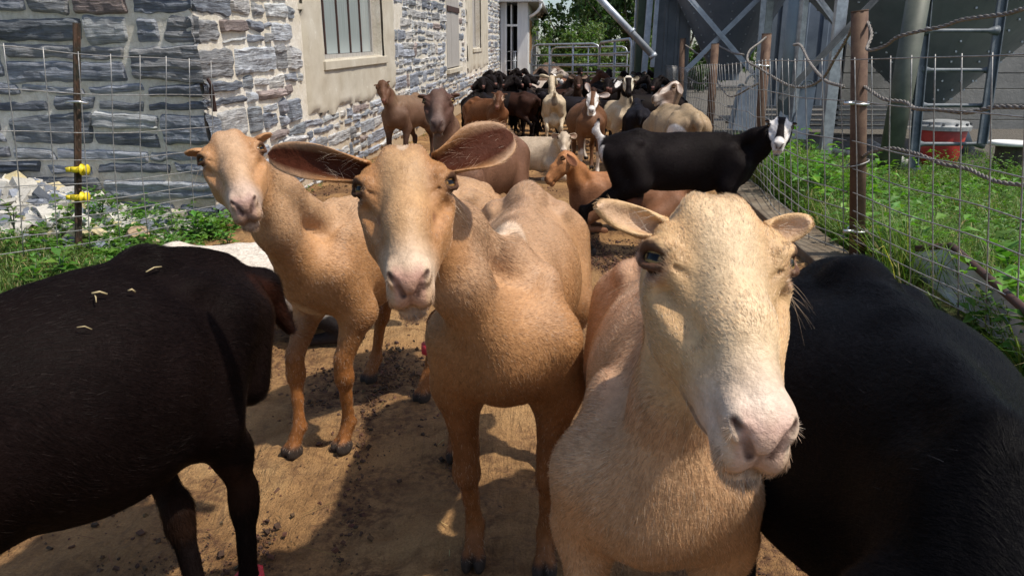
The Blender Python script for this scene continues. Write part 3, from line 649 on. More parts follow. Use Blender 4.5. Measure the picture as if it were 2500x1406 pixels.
# --- ribbed tank wall and shed walls
def ribbed(name, label, cat, u0, u1, y, z1, mat, pitch=.30, z0=0, d=.03, y1=None):
    a = AtY(u0, 170, y)[:2]; b = AtY(u1, 170, y if y1 is None else y1)[:2]; L = np.linalg.norm(b-a); t = (b-a)/L; nrm = np.array([t[1], -t[0]])
    s = [0]; o_ = [0]; x = 0
    while x < L: s += [x+pitch*.62, x+pitch*.68, x+pitch*.93, x+pitch*.99]; o_ += [0, d, d, 0]; x += pitch
    s = np.array(s); o_ = np.array(o_); P = a[None]+t[None]*s[:, None]+nrm[None]*o_[:, None]; n = len(s)
    v = [(p[0], p[1], z0) for p in P] + [(p[0], p[1], z1) for p in P]; v += [(p[0]-nrm[0]*.05, p[1]-nrm[1]*.05, z0) for p in P] + [(p[0]-nrm[0]*.05, p[1]-nrm[1]*.05, z1) for p in P]
    f = [(i, i+1, n+i+1, n+i) for i in range(n-1)] + [(2*n+i+1, 2*n+i, 3*n+i, 3*n+i+1) for i in range(n-1)] + [(n+i, n+i+1, 3*n+i+1, 3*n+i) for i in range(n-1)]
    m = MB(); m.add(v, f); o = m.build(name, mat, None); tag(o, label, cat); return o
M_SHEET1 = metal('grey_sheet', (.16,.18,.20), (.26,.28,.30), .55, .15, 2, .1)
M_SHEET2 = metal('blue_grey_sheet', (.12,.16,.22), (.20,.25,.32), .5, .12, 2, .1)
ribbed('steel_tank', 'dark ribbed steel tank wall between the pale poles and the grey hopper', 'tank', 1598, 1668, 15.5, 3.2, M_SHEET1, .22)
ribbed('metal_shed', 'blue grey ribbed sheet metal shed behind the bin legs', 'shed', 1862, 2090, 16, 3.6, M_SHEET2, .42, .35)
def band(name, label, cat, u0, u1, y, z0, z1, mat):
    a = AtY(u0, 170, y)[:2]; b = AtY(u1, 170, y)[:2]; m = MB(); 
    k = 0; z = z0
    while z < z1: h = min(.28, z1-z); m.box((a[0], y+.004*(k % 2), z), (b[0], y+.25, z+h-.012)); z += h; k += 1
    m.box((a[0], y+.05, z0), (b[0], y+.2, z1-.02)); o = m.build(name, mat, None, bevel=.006); tag(o, label, cat); return o
M_BLOCK = NT('block_wall'); co = M_BLOCK.coord(); M_BLOCK.base(M_BLOCK.ramp(M_BLOCK.noise(1.5, 6, .7, co), [(.3, (.13,.135,.13)), (.7, (.27,.27,.26))])); M_BLOCK.set(Roughness=.85); M_BLOCK.bump(M_BLOCK.noise(25, 5, .7, co), .4, .02); M_BLOCK = M_BLOCK.mat
band('concrete_wall', 'stained grey concrete wall behind the ladder and the red tub', 'wall', 2060, 2900, 14.5, -.1, 2.9, M_BLOCK)
m = MB(); a = AtY(1600, 170, 15.9)[0]
# --- hopper bins
M_BIN = metal('bin_steel', (.12,.15,.19), (.19,.225,.27), .5, .15, 1.5, .08)
M_BIN2 = metal('bin_steel_olive', (.13,.165,.18), (.21,.25,.26), .55, .12, 1.2, .08)
def hopper(label, cx, cy, zb, rb, zt, rt, legs, mat, ring, seed):
    h = empty('hopper_bin', (cx, cy, 0)); tag(h, label, 'grain bin', 'steel hopper bins right of the lane')
    cn = MB(); cn.lathe([(rb*.9, zb-.12), (rb, zb-.12), (rb, zb), (rt, zt), (rt, zt+.04), (rt, zt+1.1)], (0,0,0), 40)
    m = MB(); m.lathe([(rt+.03, zt-.02), (rt+.06, zt), (rt+.06, zt+.12), (rt+.03, zt+.14)], (0,0,0), 40); m.build('ring', M_GALVD, h, True)
    for k in range(14):
        a = 2*pi*k/14
        for j in range(16):
            t = (j+.5)/16; r = rb+(rt-rb)*t+.006; z = zb+(zt-zb)*t; c = np.array([r*cos(a), r*sin(a), z]); cn.box(c-.012, c+.012, 1)
    cn.build('cone', [mat, M_GALV], h, False)
    for (a, w) in legs:
        m = MB(); m.bar((rt*cos(a)*1.02, rt*sin(a)*1.02, 0), (rt*cos(a)*1.02, rt*sin(a)*1.02, zt+1), w, w*.7, up=(cos(a), sin(a), 0)); m.build('leg', M_GALV, h, bevel=.004)
    return h
pA = AtY(1772, 170, 15.0); hopper('dark grey hopper bin behind the crossed braces', pA[0], 15.0, 1.0, .25, 3.0, 1.35, [], M_BIN, 3, 1)
pB = AtY(2292, 170, 11.0); hopper('olive grey hopper bin above the red tub', pB[0], 11.2, .62, .24, 2.6, 2.3, [(radians(200), .12), (radians(160), .12)], M_BIN2, 3, 2)
def barobj(name, label, cat, u0, v0, y0, u1, v1, y1, w, mat, grp=None, d=None):
    m = MB(); a = AtY(u0, v0, y0); b = AtY(u1, v1, y1); m.bar(a, b, w, .012, up=(0,1,0)); m.bar(a+(0,.02,0), b+(0,.02,0), .012, w*.8, up=(0,1,0)); o = m.build(name, mat, None); tag(o, label, cat, grp); return o
gX = 'steel braces under the bins'
barobj('brace', 'silvery brace crossing down to the right in front of the dark hopper', 'brace', 1640, -55, 12.2, 1850, 192, 12.2, .075, M_PALE, gX)
barobj('brace', 'silvery brace crossing down to the left in front of the dark hopper', 'brace', 1890, -40, 12.3, 1674, 173, 12.3, .075, M_PALE, gX)
barobj('brace', 'grey brace slanting down to the right behind the tall post top', 'brace', 1960, -55, 9.6, 2115, 155, 9.6, .07, M_GALV, gX)
barobj('brace', 'dark brace slanting down to the left across the blue grey shed', 'brace', 2165, -30, 9.2, 1905, 245, 9.2, .075, M_STEELD, gX)
stand('leg', 'pale steel bin leg rising behind the second fence post', 'bin leg', 1882, -60, 1850, 285, 12.0, .15, M_GALV, 'bin legs').name = 'bin_leg'
m = MB(); m.tube([AtY(1952, -60, 10.5), AtY(1908, 330, 10.5)], .10, 14); tag(m.build('bin_leg', M_BIN2, None, True), 'olive pipe leg in front of the blue grey shed', 'bin leg', 'bin legs')
stand('leg', 'broad pale bin leg standing left of the tall brown post', 'bin leg', 2062, -60, 2008, 425, 9.3, .13, M_GALV, 'bin legs').name = 'bin_leg'
m = MB(); a = AtY(2252, -60, 7.7); b = AtY(2160, 462, 7.7); M_OLIVE_SHADED = metal('olive_pipe_shaded', (.065,.075,.06), (.12,.13,.105), .6, .1, 4, .2)  # olive steel darkened: shade under the bins put into the colour
m = MB(); m.tube([a, b], .105, 18); o = m.build('bin_leg', M_OLIVE_SHADED, None, True); tag(o, 'thick olive pipe leg left of the steel ladder', 'bin leg', 'bin legs')
m = MB(); m.bar(AtY(2196, -60, 7.9)+(0,.05,0), AtY(2140, 470, 7.9), .06, .02, up=(0,1,0))
# --- ladder
lad = empty('ladder', (4.4, 7.8, 0)); tag(lad, 'wide galvanised steel ladder leaning in front of the olive hopper bin', 'ladder')
M_LAD = metal('ladder_steel', (.075,.09,.105), (.15,.17,.19), .55, .25, 9)
la, lb = AtY(2270, -80, 7.8), AtY(2228, 410, 7.6); ra, rb_ = AtY(2458, -80, 7.8), AtY(2396, 352, 7.6)
for (p, q) in ((la, lb), (ra, rb_)):
    m = MB(); m.bar(p, q, .085, .03, up=(0,1,0)); m.bar(p+(.03,-.02,0), q+(.03,-.02,0), .012, .05, up=(0,1,0)); off(m.build('rail', M_LAD, lad, bevel=.003))
for vv in (-20, 76, 172, 258, 352):
    p = AtY(2262-(vv)*.085, vv, 7.72); q = AtY(2446-(vv)*.13, vv, 7.72)
    m = MB(); m.tube([p, p*.93+q*.07, p*.86+q*.14, p*.14+q*.86, p*.07+q*.93, q], [.05,.038,.020,.020,.038,.05], 8); off(m.build('rung', M_LAD, lad, True))
# --- red tub
tub = empty('tub', (*G(2290, 402)[:2], 0)); tag(tub, 'red plastic tub with a grey bolted lid under the hopper bin', 'tub')
M_REDP = NT('red_plastic'); co = M_REDP.coord(); M_REDP.base(M_REDP.ramp(M_REDP.noise(7, 5, .6, co), [(.35, (.30,.022,.016)), (.65, (.46,.04,.03))])); M_REDP.set(Roughness=.5); M_REDP = M_REDP.mat
M_LIDG = NT('grey_plastic'); co = M_LIDG.coord(); M_LIDG.base(M_LIDG.ramp(M_LIDG.noise(9, 5, .6, co), [(.35, (.22,.23,.23)), (.65, (.36,.37,.37))])); M_LIDG.set(Roughness=.6); M_LIDG = M_LIDG.mat
sT = 1.0
m = MB(); m.lathe([(.18,0), (.19,.02), (.255,.40), (.25,.41)], (0,0,0), 28); m.build('body', M_REDP, tub, True)
m = MB(); m.lathe([(.255,.40), (.285,.405), (.29,.45), (.26,.47), (.25,.50), (.10,.52)], (0,0,0), 28)
for k in range(12): a = 2*pi*k/12; m.box((.27*cos(a)-.01, .27*sin(a)-.01, .462), (.27*cos(a)+.01, .27*sin(a)+.01, .49), 1)
m.build('lid', [M_LIDG, M_STEELD], tub)
# --- stump with a white lid
sp_ = G(2462, 425); stu = empty('drum', (*sp_[:2], 0)); tag(stu, 'dark drum under a round whitish lid at the right edge of the weeds', 'drum')
m = MB(); m.lathe([(.15,0), (.17,.1), (.16,.22), (.165,.30)], (0,0,0), 20); m.build('body', M_BARK, stu, True)
m = MB(); m.lathe([(.165,.30), (.235,.305), (.245,.325), (.235,.345), (.20,.345), (.19,.335)], (0,0,0), 30); 
M_LIDW = NT('white_lid'); co = M_LIDW.coord(); M_LIDW.base(M_LIDW.ramp(M_LIDW.noise(8, 5, .6, co), [(.35, (.66,.66,.63)), (.65, (.85,.85,.82))])); M_LIDW.set(Roughness=.6); M_LIDW = M_LIDW.mat
m.build('lid', M_LIDW, stu, True)
# --- leaning feeder panels with hoop tops
M_FEED = metal('feeder_grey', (.24,.27,.27), (.36,.38,.38), .6, .3, 5, .1)
for i, (u0, u1, vt, vb, lab) in enumerate([(1788, 1812, 215, 318, 'narrow grey hay rack panel leaning left of the second fence post'), (1800, 1862, 205, 322, 'broad grey hay rack panel just left of the second fence post'), (1905, 1952, 208, 335, 'grey hay rack panel with a hoop top right of the second fence post'), (1942, 1985, 212, 342, 'last grey hay rack panel on the right, tallest edge slanting')]):
    y = 10.8 - .1*i; a, b, c, d_ = AtY(u0+12, vt+8, y), AtY(u1+8, vt, y), AtY(u1-14, vb, y-.35), AtY(u0-12, vb-4, y-.35)
    f = empty('hay_rack_panel', tuple(c)); tag(f, lab, 'rack panel', 'grey rack panels leaning by the fence')
    th = np.array([0, .035, .0]); m = MB(); m.add([a, b, c, d_, a+th, b+th, c+th, d_+th], [(0,3,2,1),(4,5,6,7),(0,1,5,4),(1,2,6,5),(2,3,7,6),(3,0,4,7)]); off(m.build('panel', M_FEED, f, bevel=.004))
    mm = (a+b)/2 + (0,.02,0); w = np.linalg.norm(b-a)*.34
    m = MB(); m.tube([mm + (w*cos(t), 0, .02+w*1.1*sin(t)) for t in np.linspace(0, pi, 14)], .016, 7); off(m.build('hoop', M_FEED, f, True))
# --- stack of planks, pipes on the ground
def planks(label, u0, u1, v, y, n, seed):
    rg = np.random.default_rng(seed); a = AtY(u0, v, y); b = AtY(u1, v, y)
    for k in range(n):
        m = MB(); z = .10+k*.085; dx = rg.normal(0, .08); m.box((a[0]+dx, y+rg.uniform(-.05,.05), z), (b[0]+dx, y+.28, z+.035+.01*rg.random()))
        tag(m.build('plank', M_WOODG, None, bevel=.004), label[k], 'plank', 'planks stacked in front of the concrete wall')
planks(['lowest long grey plank in the stack left of the thick pipe leg', 'second long grey plank from the ground in the stack by the pipe leg', 'third long grey plank from the ground in the stack by the pipe leg', 'fourth long grey plank from the ground in the stack by the pipe leg', 'topmost long grey plank in the stack by the pipe leg'], 1790, 2215, 260, 13.2, 5, 3)
def gpipe(name, label, a, b, r, mat):
    m = MB(); a = np.array(a); b = np.array(b); m.tube([a, b], r, 14); d = unit(b-a); m.tube([b-d*.06, b+d*.005], r*1.12, 14); tag(m.build(name, mat, None, True), label, 'pipe', 'old pipes on the ground behind the fence')
M_PIPEW = NT('dirty_pvc'); co = M_PIPEW.coord(); M_PIPEW.base(M_PIPEW.ramp(M_PIPEW.noise(6, 5, .6, co), [(.35, (.32,.30,.27)), (.65, (.50,.49,.46))])); M_PIPEW.set(Roughness=.6); M_PIPEW = M_PIPEW.mat
gpipe('pipe', 'thick dirty white pipe lying beside the foot of the pipe leg', G(2122, 350, .08), G(2232, 415, .08), .06, M_PIPEW)
gpipe('pipe', 'thin dirty white pipe lying left of the tall brown post', G(1935, 352, .05), G(2075, 375, .05), .035, M_PIPEW)
cp = G(2355, 380); m = MB(); m.lathe([(.11,0), (.11,.28), (.10,.29)], (0,0,0), 20, M=np.array([[cos(.5),0,-sin(.5)],[0,1,0],[sin(.5),0,cos(.5)]])); o = m.build('steel_can', M_LAD, None, True); o.location = (cp[0], cp[1], .06); tag(o, 'small steel can tipped over beside the red tub', 'can')
# --- bent galvanised sheet on the grass
M_SHT = metal('trough_steel', (.34,.39,.45), (.58,.64,.70), .42, .35, 3, .1)
c0, c1, c2, c3, c4, c5 = G(2235, 612, .20), G(2322, 604, .24), G(2500, 762, .24), G(2500, 880, .06), G(2355, 760, .05), G(2232, 665, .05)
tr = empty('steel_trough', tuple(c5)); tag(tr, 'bent galvanised steel sheet with a rusty rim lying in the weeds behind the fence', 'steel sheet')
top = np.array([c0, c1*.55+c0*.45, c1, c1*.5+c2*.5, c2, c2+(c2-c1)*.9]); bot = np.array([c5, c5*.6+c4*.4, c5*.3+c4*.7, c4, c3, c3+(c3-c4)*.9]); k = len(top); rows = []
for t in np.linspace(0, 1, 7): rows.append(top*(1-t)+bot*t - np.array([0,0,1])*.05*sin(pi*t))
Vv = np.concatenate(rows); Vb = Vv - (0,0,.006); f = []
for i in range(6):
    for j in range(k-1): a = i*k+j; f.append((a, a+1, a+k+1, a+k)); b_ = a+7*k; f.append((b_+k, b_+k+1, b_+1, b_))
m = MB(); m.add(np.concatenate([Vv, Vb]), f); off(m.build('sheet', M_SHT, tr, True))
m = MB(); m.tube(top+(0,0,.01), .016, 8); off(m.build('rim', M_RUST, tr, True))
# ================================================================== RUBBLE, LITTER, WEEDS
def chips(P, size, flat, rg, col):
    """angular stone chips"""
    n = len(P); c = np.array([(x,y,z) for z in (-1,1) for y in (-1,1) for x in (-1,1)], float)*.5
    sh = rg.uniform(.55, 1.0, (n, 8, 3)); B = c[None]*sh*np.stack([size, size*rg.uniform(.5,.95,n), size*flat], 1)[:, None, :]
    a = rg.uniform(0, 2*pi, n); t1 = rg.normal(0, .45, n); t2 = rg.normal(0, .45, n)
    ca, sa, cb, sb, cc_, sc_ = np.cos(a), np.sin(a), np.cos(t1), np.sin(t1), np.cos(t2), np.sin(t2)
    x, y, z = B[..., 0], B[..., 1], B[..., 2]
    y, z = y*cb[:, None]-z*sb[:, None], y*sb[:, None]+z*cb[:, None]; x, z = x*cc_[:, None]+z*sc_[:, None], -x*sc_[:, None]+z*cc_[:, None]
    x, y = x*ca[:, None]-y*sa[:, None], x*sa[:, None]+y*ca[:, None]
    v = (np.stack([x, y, z], -1) + P[:, None]).reshape(-1, 3); b = (np.arange(n)*8)[:, None]
    F = np.array([(0,2,3,1),(4,5,7,6),(0,1,5,4),(1,3,7,5),(3,2,6,7),(2,0,4,6)])
    return v, (b[:, None, :] + F[None]).reshape(-1, 4), np.repeat(col, 8, 0)
def attr_mat(name, attr, rough=.85, bs=.3, sc=60):
    m = NT(name); co = m.coord(); m.base(m.mix(1, attr_out(m, attr), m.ramp(m.noise(sc, 4, .6, co), [(.3, (.8,.8,.8)), (.7, (1.15,1.15,1.15))]), 'MULTIPLY')); m.set(Roughness=rough); m.bump(m.noise(sc, 4, .6, co), bs, .005); return m.mat
M_CHIP = attr_mat('chip', 'tint')
rr = np.random.default_rng(5)
n = 3200; px = rr.uniform(-4.2, -2.15, n); py = 5.28 - rr.power(1.6, n)*0 - np.abs(rr.normal(0, .42, n))
ok = (py > 4.0) & (rr.random(n) < sstep(-2.0, -2.7, px)*.9+.1); px, py = px[ok], py[ok]; n = len(px)
sz = rr.lognormal(-2.95, .55, n).clip(.015, .20); wt = rr.random(n) < .68
col = np.where(wt[:, None], np.array((.52,.50,.45))*rr.uniform(.7, 1.15, (n, 1)), np.array((.19,.21,.25))*rr.uniform(.6, 1.3, (n, 1)))
yl = rr.random(n) < .12; col[yl] = np.array((.55,.47,.28))*rr.uniform(.7, 1.1, (yl.sum(), 1))
v, q, c = chips(np.stack([px, py, gz(px, py) + sz*.16], 1), sz, rr.uniform(.25, .55, n), rr, col)
tag(link('rubble', np_mesh('rubble', v, quads=q, attrs={'tint': c}), M_CHIP), kind='stuff')
# larger pieces one can tell apart
for (u, vv, L, W_, T, yaw, tilt, colr, lab) in [
    (345, 565, .36, .13, .03, .45, .25, (.20,.23,.28), 'long blue grey slate slab on the rubble right of the slim post'),
    (238, 612, .15, .12, .03, .1, .1, (.21,.24,.29), 'rounded flat slate piece at the foot of the slim post'),
    (335, 598, .16, .14, .08, .9, .6, (.33,.24,.15), 'brown tilted stone between two slate pieces by the fence'),
    (385, 448, .22, .14, .035, .0, .05, (.24,.25,.26), 'flat grey slate resting against the gable wall'),
    (105, 520, .17, .13, .05, .3, .3, (.24,.26,.30), 'dark slate piece among the white rubble'),
    (60, 570, .22, .16, .07, .5, .35, (.58,.56,.52), 'big whitish stone at the left end of the rubble'),
    (15, 545, .16, .14, .05, .2, .2, (.55,.52,.45), 'pale stone at the left edge of the photo in the rubble'),
    (440, 545, .16, .12, .09, .2, .3, (.50,.45,.36), 'sand coloured stone near the barn corner')]:
    p = G(u, vv); 
    for _ in range(6): p = G(u, vv, float(gz(p[0], p[1])))
    m = MB(); n_ = 10; an = np.arange(n_)*2*pi/n_; rd = rr.uniform(.82, 1.12, n_)
    o_ = np.stack([np.cos(an)*L/2*rd, np.sin(an)*W_/2*rd], 1); vs = np.r_[np.c_[o_*.9, np.full(n_, 0)], np.c_[o_, np.full(n_, T*.4)], np.c_[o_*.88, np.full(n_, T)+rr.normal(0, T*.08, n_)]]
    m.add(vs, [(i+k*n_, (i+1) % n_+k*n_, (i+1) % n_+(k+1)*n_, i+(k+1)*n_) for k in range(2) for i in range(n_)] + [tuple(range(n_-1, -1, -1)), tuple(range(2*n_, 3*n_))], 0, colr)
    o = m.build('loose_stone', M_CHIP, None, False, 'tint', .004); o.location = p + (0,0,.02); o.rotation_euler = (tilt, 0, yaw); tag(o, lab, 'stone', 'loose slabs in the rubble')

# litter on the lane
def lane_pts(n, y0, y1, rg, thr=None, sc=1.6, power=1.0):
    y = y0 + (y1-y0)*rg.random(n)**power; x = rg.uniform(-1, 1, n)*np.maximum(.9, 1.9)*1.0 - .05
    k = (x > lane_l(y)+.02) & (x < lane_r(y)-.4)
    if thr is not None: k &= (dungmap(x, y) + rg.normal(0, .16, n) > thr)
    x, y = x[k], y[k]; return np.stack([x, y, gz(x, y)], 1)
M_LIT = attr_mat('litter', 'tint', .9, .4, 120)
P = np.concatenate([lane_pts(90000, 1.2, 5, rr, .22), lane_pts(16000, 5, 14, rr, .1), lane_pts(14000, 1.2, 5, rr, -.25)]); n = len(P); sz = rr.lognormal(-5.35, .5, n).clip(.0015, .018)*(1+.10*P[:,1])
v, q, c = chips(P + np.c_[np.zeros((n,2)), sz*.15], sz, rr.uniform(.4, .8, n), rr, gcol(n, (.080,.038,.020), .5, rr))
tag(link('dung_litter', np_mesh('dung_litter', v, quads=q, attrs={'tint': c}), M_LIT), kind='stuff')
# clods with a lumpy outline
P = lane_pts(1500, 1.3, 7, rr, .3); n = len(P); sz = rr.lognormal(-4.2, .4, n).clip(.01, .035)
v, q, c = chips(P, sz, rr.uniform(.3, .6, n), rr, gcol(n, (.12,.065,.035), .4, rr)); tag(link('mud_clods', np_mesh('mud_clods', v, quads=q, attrs={'tint': c}), M_LIT), kind='stuff')
# straw
P = np.concatenate([lane_pts(2600, 1.2, 6, rr, .1), lane_pts(500, 1.2, 8, rr)]); n = len(P); a = rr.uniform(0, 2*pi, n); D = np.stack([np.cos(a), np.sin(a), rr.normal(0, .08, n)], 1)
sc_ = gcol(n, (.20,.12,.055), .5, rr); pale = rr.random(n) < .16; sc_[pale] = gcol(pale.sum(), (.55,.42,.22), .2, rr)
v, q, t, c = blades(P + (0,0,.006), D, rr.lognormal(-3.3, .5, n).clip(.012, .12), .0022, sc_, .5)
tag(link('straw', np_mesh('straw', v, quads=q, tris=t, attrs={'leaf': c}), M_GRASS), kind='stuff')

# grass and ground weeds
def area(n, x0, x1, y0, y1, fn, rg, pw=1.0):
    x = rg.uniform(x0, x1, n); y = y0+(y1-y0)*rg.random(n)**pw; k = rg.random(n) < fn(x, y); x, y = x[k], y[k]; return np.stack([x, y, gz(x, y)], 1)
fL = lambda x, y: sstep(.12, -.12, x-lane_l(y)+.15*vnoise(np.stack([x, y, 0*x], -1), 2.2))*(y < 5.25)*(1-.93*sstep(-2.3,-2.8,x)*sstep(4.2,4.55,y))
TRP = np.array([c0, c1, c2, c2+(c2-c1)*.9, c3+(c3-c4)*.9+(-.25,-.1,0), c3+(-.22,-.12,0), c4+(-.22,-.12,0), c5+(-.12,-.10,0)])[:, :2]
def in_poly(x, y, P):
    r = np.zeros(np.shape(x), bool)
    for i in range(len(P)):
        a, b = P[i], P[i-1]; t = (a[1] > y) != (b[1] > y); r ^= t & (x < (b[0]-a[0])*(y-a[1])/(b[1]-a[1]+1e-12)+a[0])
    return r
fR = lambda x, y: (1-.97*in_poly(x, y, TRP))*sstep(-.02, .12, x-lane_r(y))*(1-sstep(7.6, 8.8, y+.5*vnoise(np.stack([x, y, 0*x], -1), 1.2))*.93)
PL = area(60000, -4.3, -1.5, 2.0, 5.3, fL, rr); PR = area(160000, 1.5, 8.5, 1.9, 10, fR, rr, 1.25)
def grass(P, name, base, lmin, lmax, w, dry=.12):
    n = len(P); D = np.c_[rr.normal(0, .35, (n, 2)), np.ones(n)]; hn = .55 + .45*sstep(-.4, .5, vnoise(P, 1.1)); L = rr.uniform(lmin, lmax, n)*hn*(1 + .9*(P[:,0] > 1)*sstep(1.3, .2, P[:,0]-lane_r(P[:,1])))
    c = gcol(n, base, .35, rr); dr = rr.random(n) < dry; c[dr] = gcol(dr.sum(), (.38,.33,.15), .3, rr)
    v, q, t, c = blades(P, D, L, w, c, .9); tag(link(name, np_mesh(name, v, quads=q, tris=t, attrs={'leaf': c}), M_GRASS), kind='stuff')
grass(PL, 'grass', (.085,.15,.03), .03, .11, .0045, .2); grass(PR, 'grass', (.12,.20,.04), .08, .30, .0055, .10)
def weedlets(P, name, base, h0, h1, per, ls):
    """small leafy stems"""
    n = len(P); hh = rr.uniform(h0, h1, n)*(.5 + .5*sstep(-.5, .4, vnoise(P, 1.3)))*(1 + .5*(P[:,0] > 1)*sstep(1.3, .2, P[:,0]-lane_r(P[:,1]))); k = per
    t = rr.random((n, k)); ax = np.c_[rr.normal(0, .2, (n, 2)), np.ones(n)]; pp = P[:, None] + ax[:, None]*(t*hh[:, None])[..., None] + np.concatenate([rr.normal(0, .014, (n, k, 2)), np.zeros((n, k, 1))], -1)
    a = rr.uniform(0, 2*pi, (n, k)); d = np.stack([np.cos(a), np.sin(a), rr.uniform(-.1, .7, (n, k))], -1); L = ls*rr.uniform(.6, 1.4, (n, k))
    c = np.repeat(gcol(n, base, .35, rr), k, 0); v, tr, c = leaves(pp.reshape(-1, 3), d.reshape(-1, 3), np.tile((0,0,1.), (n*k, 1)) + rr.normal(0, .25, (n*k, 3)), L.ravel(), L.ravel()*.5, c)
    tag(link(name, np_mesh(name, v, tris=tr, attrs={'leaf': c}), M_LEAF), kind='stuff')
weedlets(area(2600, -4.3, -1.5, 2.2, 5.2, lambda x, y: fL(x, y)*(vnoise(np.stack([x, y, 0*x+4], -1), 1.5) > -.15), rr), 'weeds', (.10,.21,.035), .04, .15, 9, .032)
weedlets(area(260, -2.9, -1.9, 4.2, 5.3, lambda x, y: .9*(x < lane_l(y)+.25), rr), 'weeds', (.10,.21,.035), .06, .17, 10, .05)
weedlets(area(16000, 1.5, 7.5, 2.0, 9.0, lambda x, y: fR(x, y)*(vnoise(np.stack([x, y, 0*x+4], -1), 1.1) > -.2), rr, 1.2), 'weeds', (.10,.20,.035), .08, .34, 10, .036)
weedlets(area(900, -2.3, -1.2, 6, 20, lambda x, y: (x < -2.1+.0776*(y-5.3)+.16)*1., rr), 'weeds', (.09,.16,.035), .02, .08, 6, .03)
weedlets(area(4200, 1.5, 4.5, 2.2, 8.5, lambda x, y: fR(x, y)*(.12+.88*sstep(.9, .1, x-lane_r(y)))*(vnoise(np.stack([x, y, 0*x+9], -1), 1.4) > -.1), rr, 1.1), 'weeds', (.12,.26,.035), .16, .42, 9, .075)
# larger broad leaved plants, each a thing
def plant(u, v, h, ls, k, label, base=(.10,.22,.035), spread=.5, z=None, P0=None):
    p = G(u, v) if P0 is None else np.array(P0, float)
    if P0 is None:
        for _ in range(5): p = G(u, v, float(gz(p[0], p[1])))
    w = empty('broadleaf_weed', tuple(p)); tag(w, label, 'weed', 'broad leaved weeds along the fences'); m = MB(); P, D = [], []
    for s_ in range(max(2, k//7)):
        a = rr.uniform(0, 2*pi); e = np.array([cos(a)*spread*h*rr.uniform(.1,1), sin(a)*spread*h*rr.uniform(.1,1), h*rr.uniform(.6, 1)]); pts = [(0,0,0), e*(.5,.5,.6), e]; m.tube(pts, [.004,.003,.0015], 5)
        for j in range(7):
            t = (j+1)/7; c = np.array(pts[1])*min(1, t*2)+(e-np.array(pts[1]))*max(0, t*2-1); b = a + j*2.4; P.append(c); D.append((cos(b), sin(b), .35+.5*(t > .85)))
    m.build('stem', M_GREENP, w, True); P = np.array(P); D = np.array(D); n = len(P); L = ls*rr.uniform(.6, 1.25, n); tt = P[:, 2]/h; L *= 1.15-.4*tt
    vv, tr, c = leaves(P, D, np.tile((0,0,1.), (n, 1)) + rr.normal(0, .2, (n, 3)), L, L*.58, gcol(n, base, .25, rr), .18); link('leaves', np_mesh('leaves', vv, tris=tr, attrs={'leaf': c}), M_LEAF, w)
for a in [(2400, 690, .26, .13, 34, 'big leaved weed above the steel sheet, nearest the right edge'), (2480, 740, .24, .13, 30, 'big leaved weed cut off by the right edge'), (2330, 640, .16, .08, 24, 'low weed at the top corner of the steel sheet'),
          (2165, 600, .26, .12, 30, 'broad leaved weed just right of the foot of the tall brown post'), (2240, 560, .20, .11, 24, 'broad leaved weed behind the steel sheet'), (2140, 470, .24, .13, 24, 'broad leaved weed midway up behind the tall brown post'),
          (1990, 400, .26, .13, 26, 'tall broad leaved weed left of the tall brown post'), (1905, 430, .24, .10, 26, 'leafy weed beneath the white striped face'), (2030, 480, .24, .10, 24, 'leafy weed behind the bent wire left of the tall post'),
          (2450, 800, .16, .07, 24, 'low dark weed in front of the steel sheet'), (2380, 770, .14, .06, 20, 'low weed poking past the lower edge of the steel sheet'),
          (80, 705, .13, .08, 24, 'low weed in the left corner of the grass'), (150, 690, .16, .09, 26, 'lobed weed in front of the slim post'), (35, 560, .16, .06, 20, 'weed growing in the rubble at the left edge'), (250, 520, .15, .05, 22, 'weed in the rubble right of the slim post'),
          (318, 490, .20, .05, 26, 'weed growing out at the foot of the gable wall'), (470, 590, .18, .08, 30, 'bright weed at the barn corner'), (520, 585, .17, .08, 28, 'bright weed just right of the barn corner'), (560, 600, .12, .06, 22, 'small bright weed between barn corner and the tan goat')]: plant(*a)
# ================================================================== GOATS
def mk_coat(name, hair):
    m = NT(name); c = attr_out(m, 'coat')
    if hair:
        m.base(c); m.set(Roughness=.36); lum = m.n('ShaderNodeRGBToBW'); m.l(c, lum.inputs[0]); m.l(m.math('MINIMUM', m.math('ADD', m.math('MULTIPLY', lum.outputs[0], 2.6), .08), .6), m.b.inputs['Specular IOR Level'])
    else:
        co = m.coord(); st = m.noise(90, 3, .7, co); big = m.noise(9, 3, .6, co)
        c = m.mix(1, c, m.ramp(big, [(.3, (.78,.76,.74)), (.7, (1.12,1.12,1.12))]), 'MULTIPLY')
        c = m.mix(1, c, m.ramp(st, [(.3, (.82,.8,.78)), (.7, (1.12,1.12,1.12))]), 'MULTIPLY')
        m.base(c); m.set(Roughness=.52); lum = m.n('ShaderNodeRGBToBW'); m.l(c, lum.inputs[0]); m.l(m.math('MINIMUM', m.math('ADD', m.math('MULTIPLY', lum.outputs[0], 1.5), .02), .40), m.b.inputs['Specular IOR Level'])
        m.bump(m.math('ADD', m.noise(160, 3, .7, co), m.math('MULTIPLY', m.noise(35, 4, .6, co), 1.5)), .35, .006)
    return m.mat
M_COAT = mk_coat('coat', False); M_FUR = mk_coat('fur', True)
def mk_skin():
    m = NT('bare_coat'); m.base(attr_out(m, 'coat')); m.set(Roughness=.38); m.bump(m.noise(300, 2, .6, m.coord()), .15, .002); return m.mat
M_EYE = NT('eye'); M_EYE.base(attr_out(M_EYE, 'coat')); M_EYE.set(Roughness=.12); M_EYE.b.inputs['Specular IOR Level'].default_value = .22; M_EYE = M_EYE.mat

def unit(a): a = np.asarray(a, float); return a/np.linalg.norm(a)

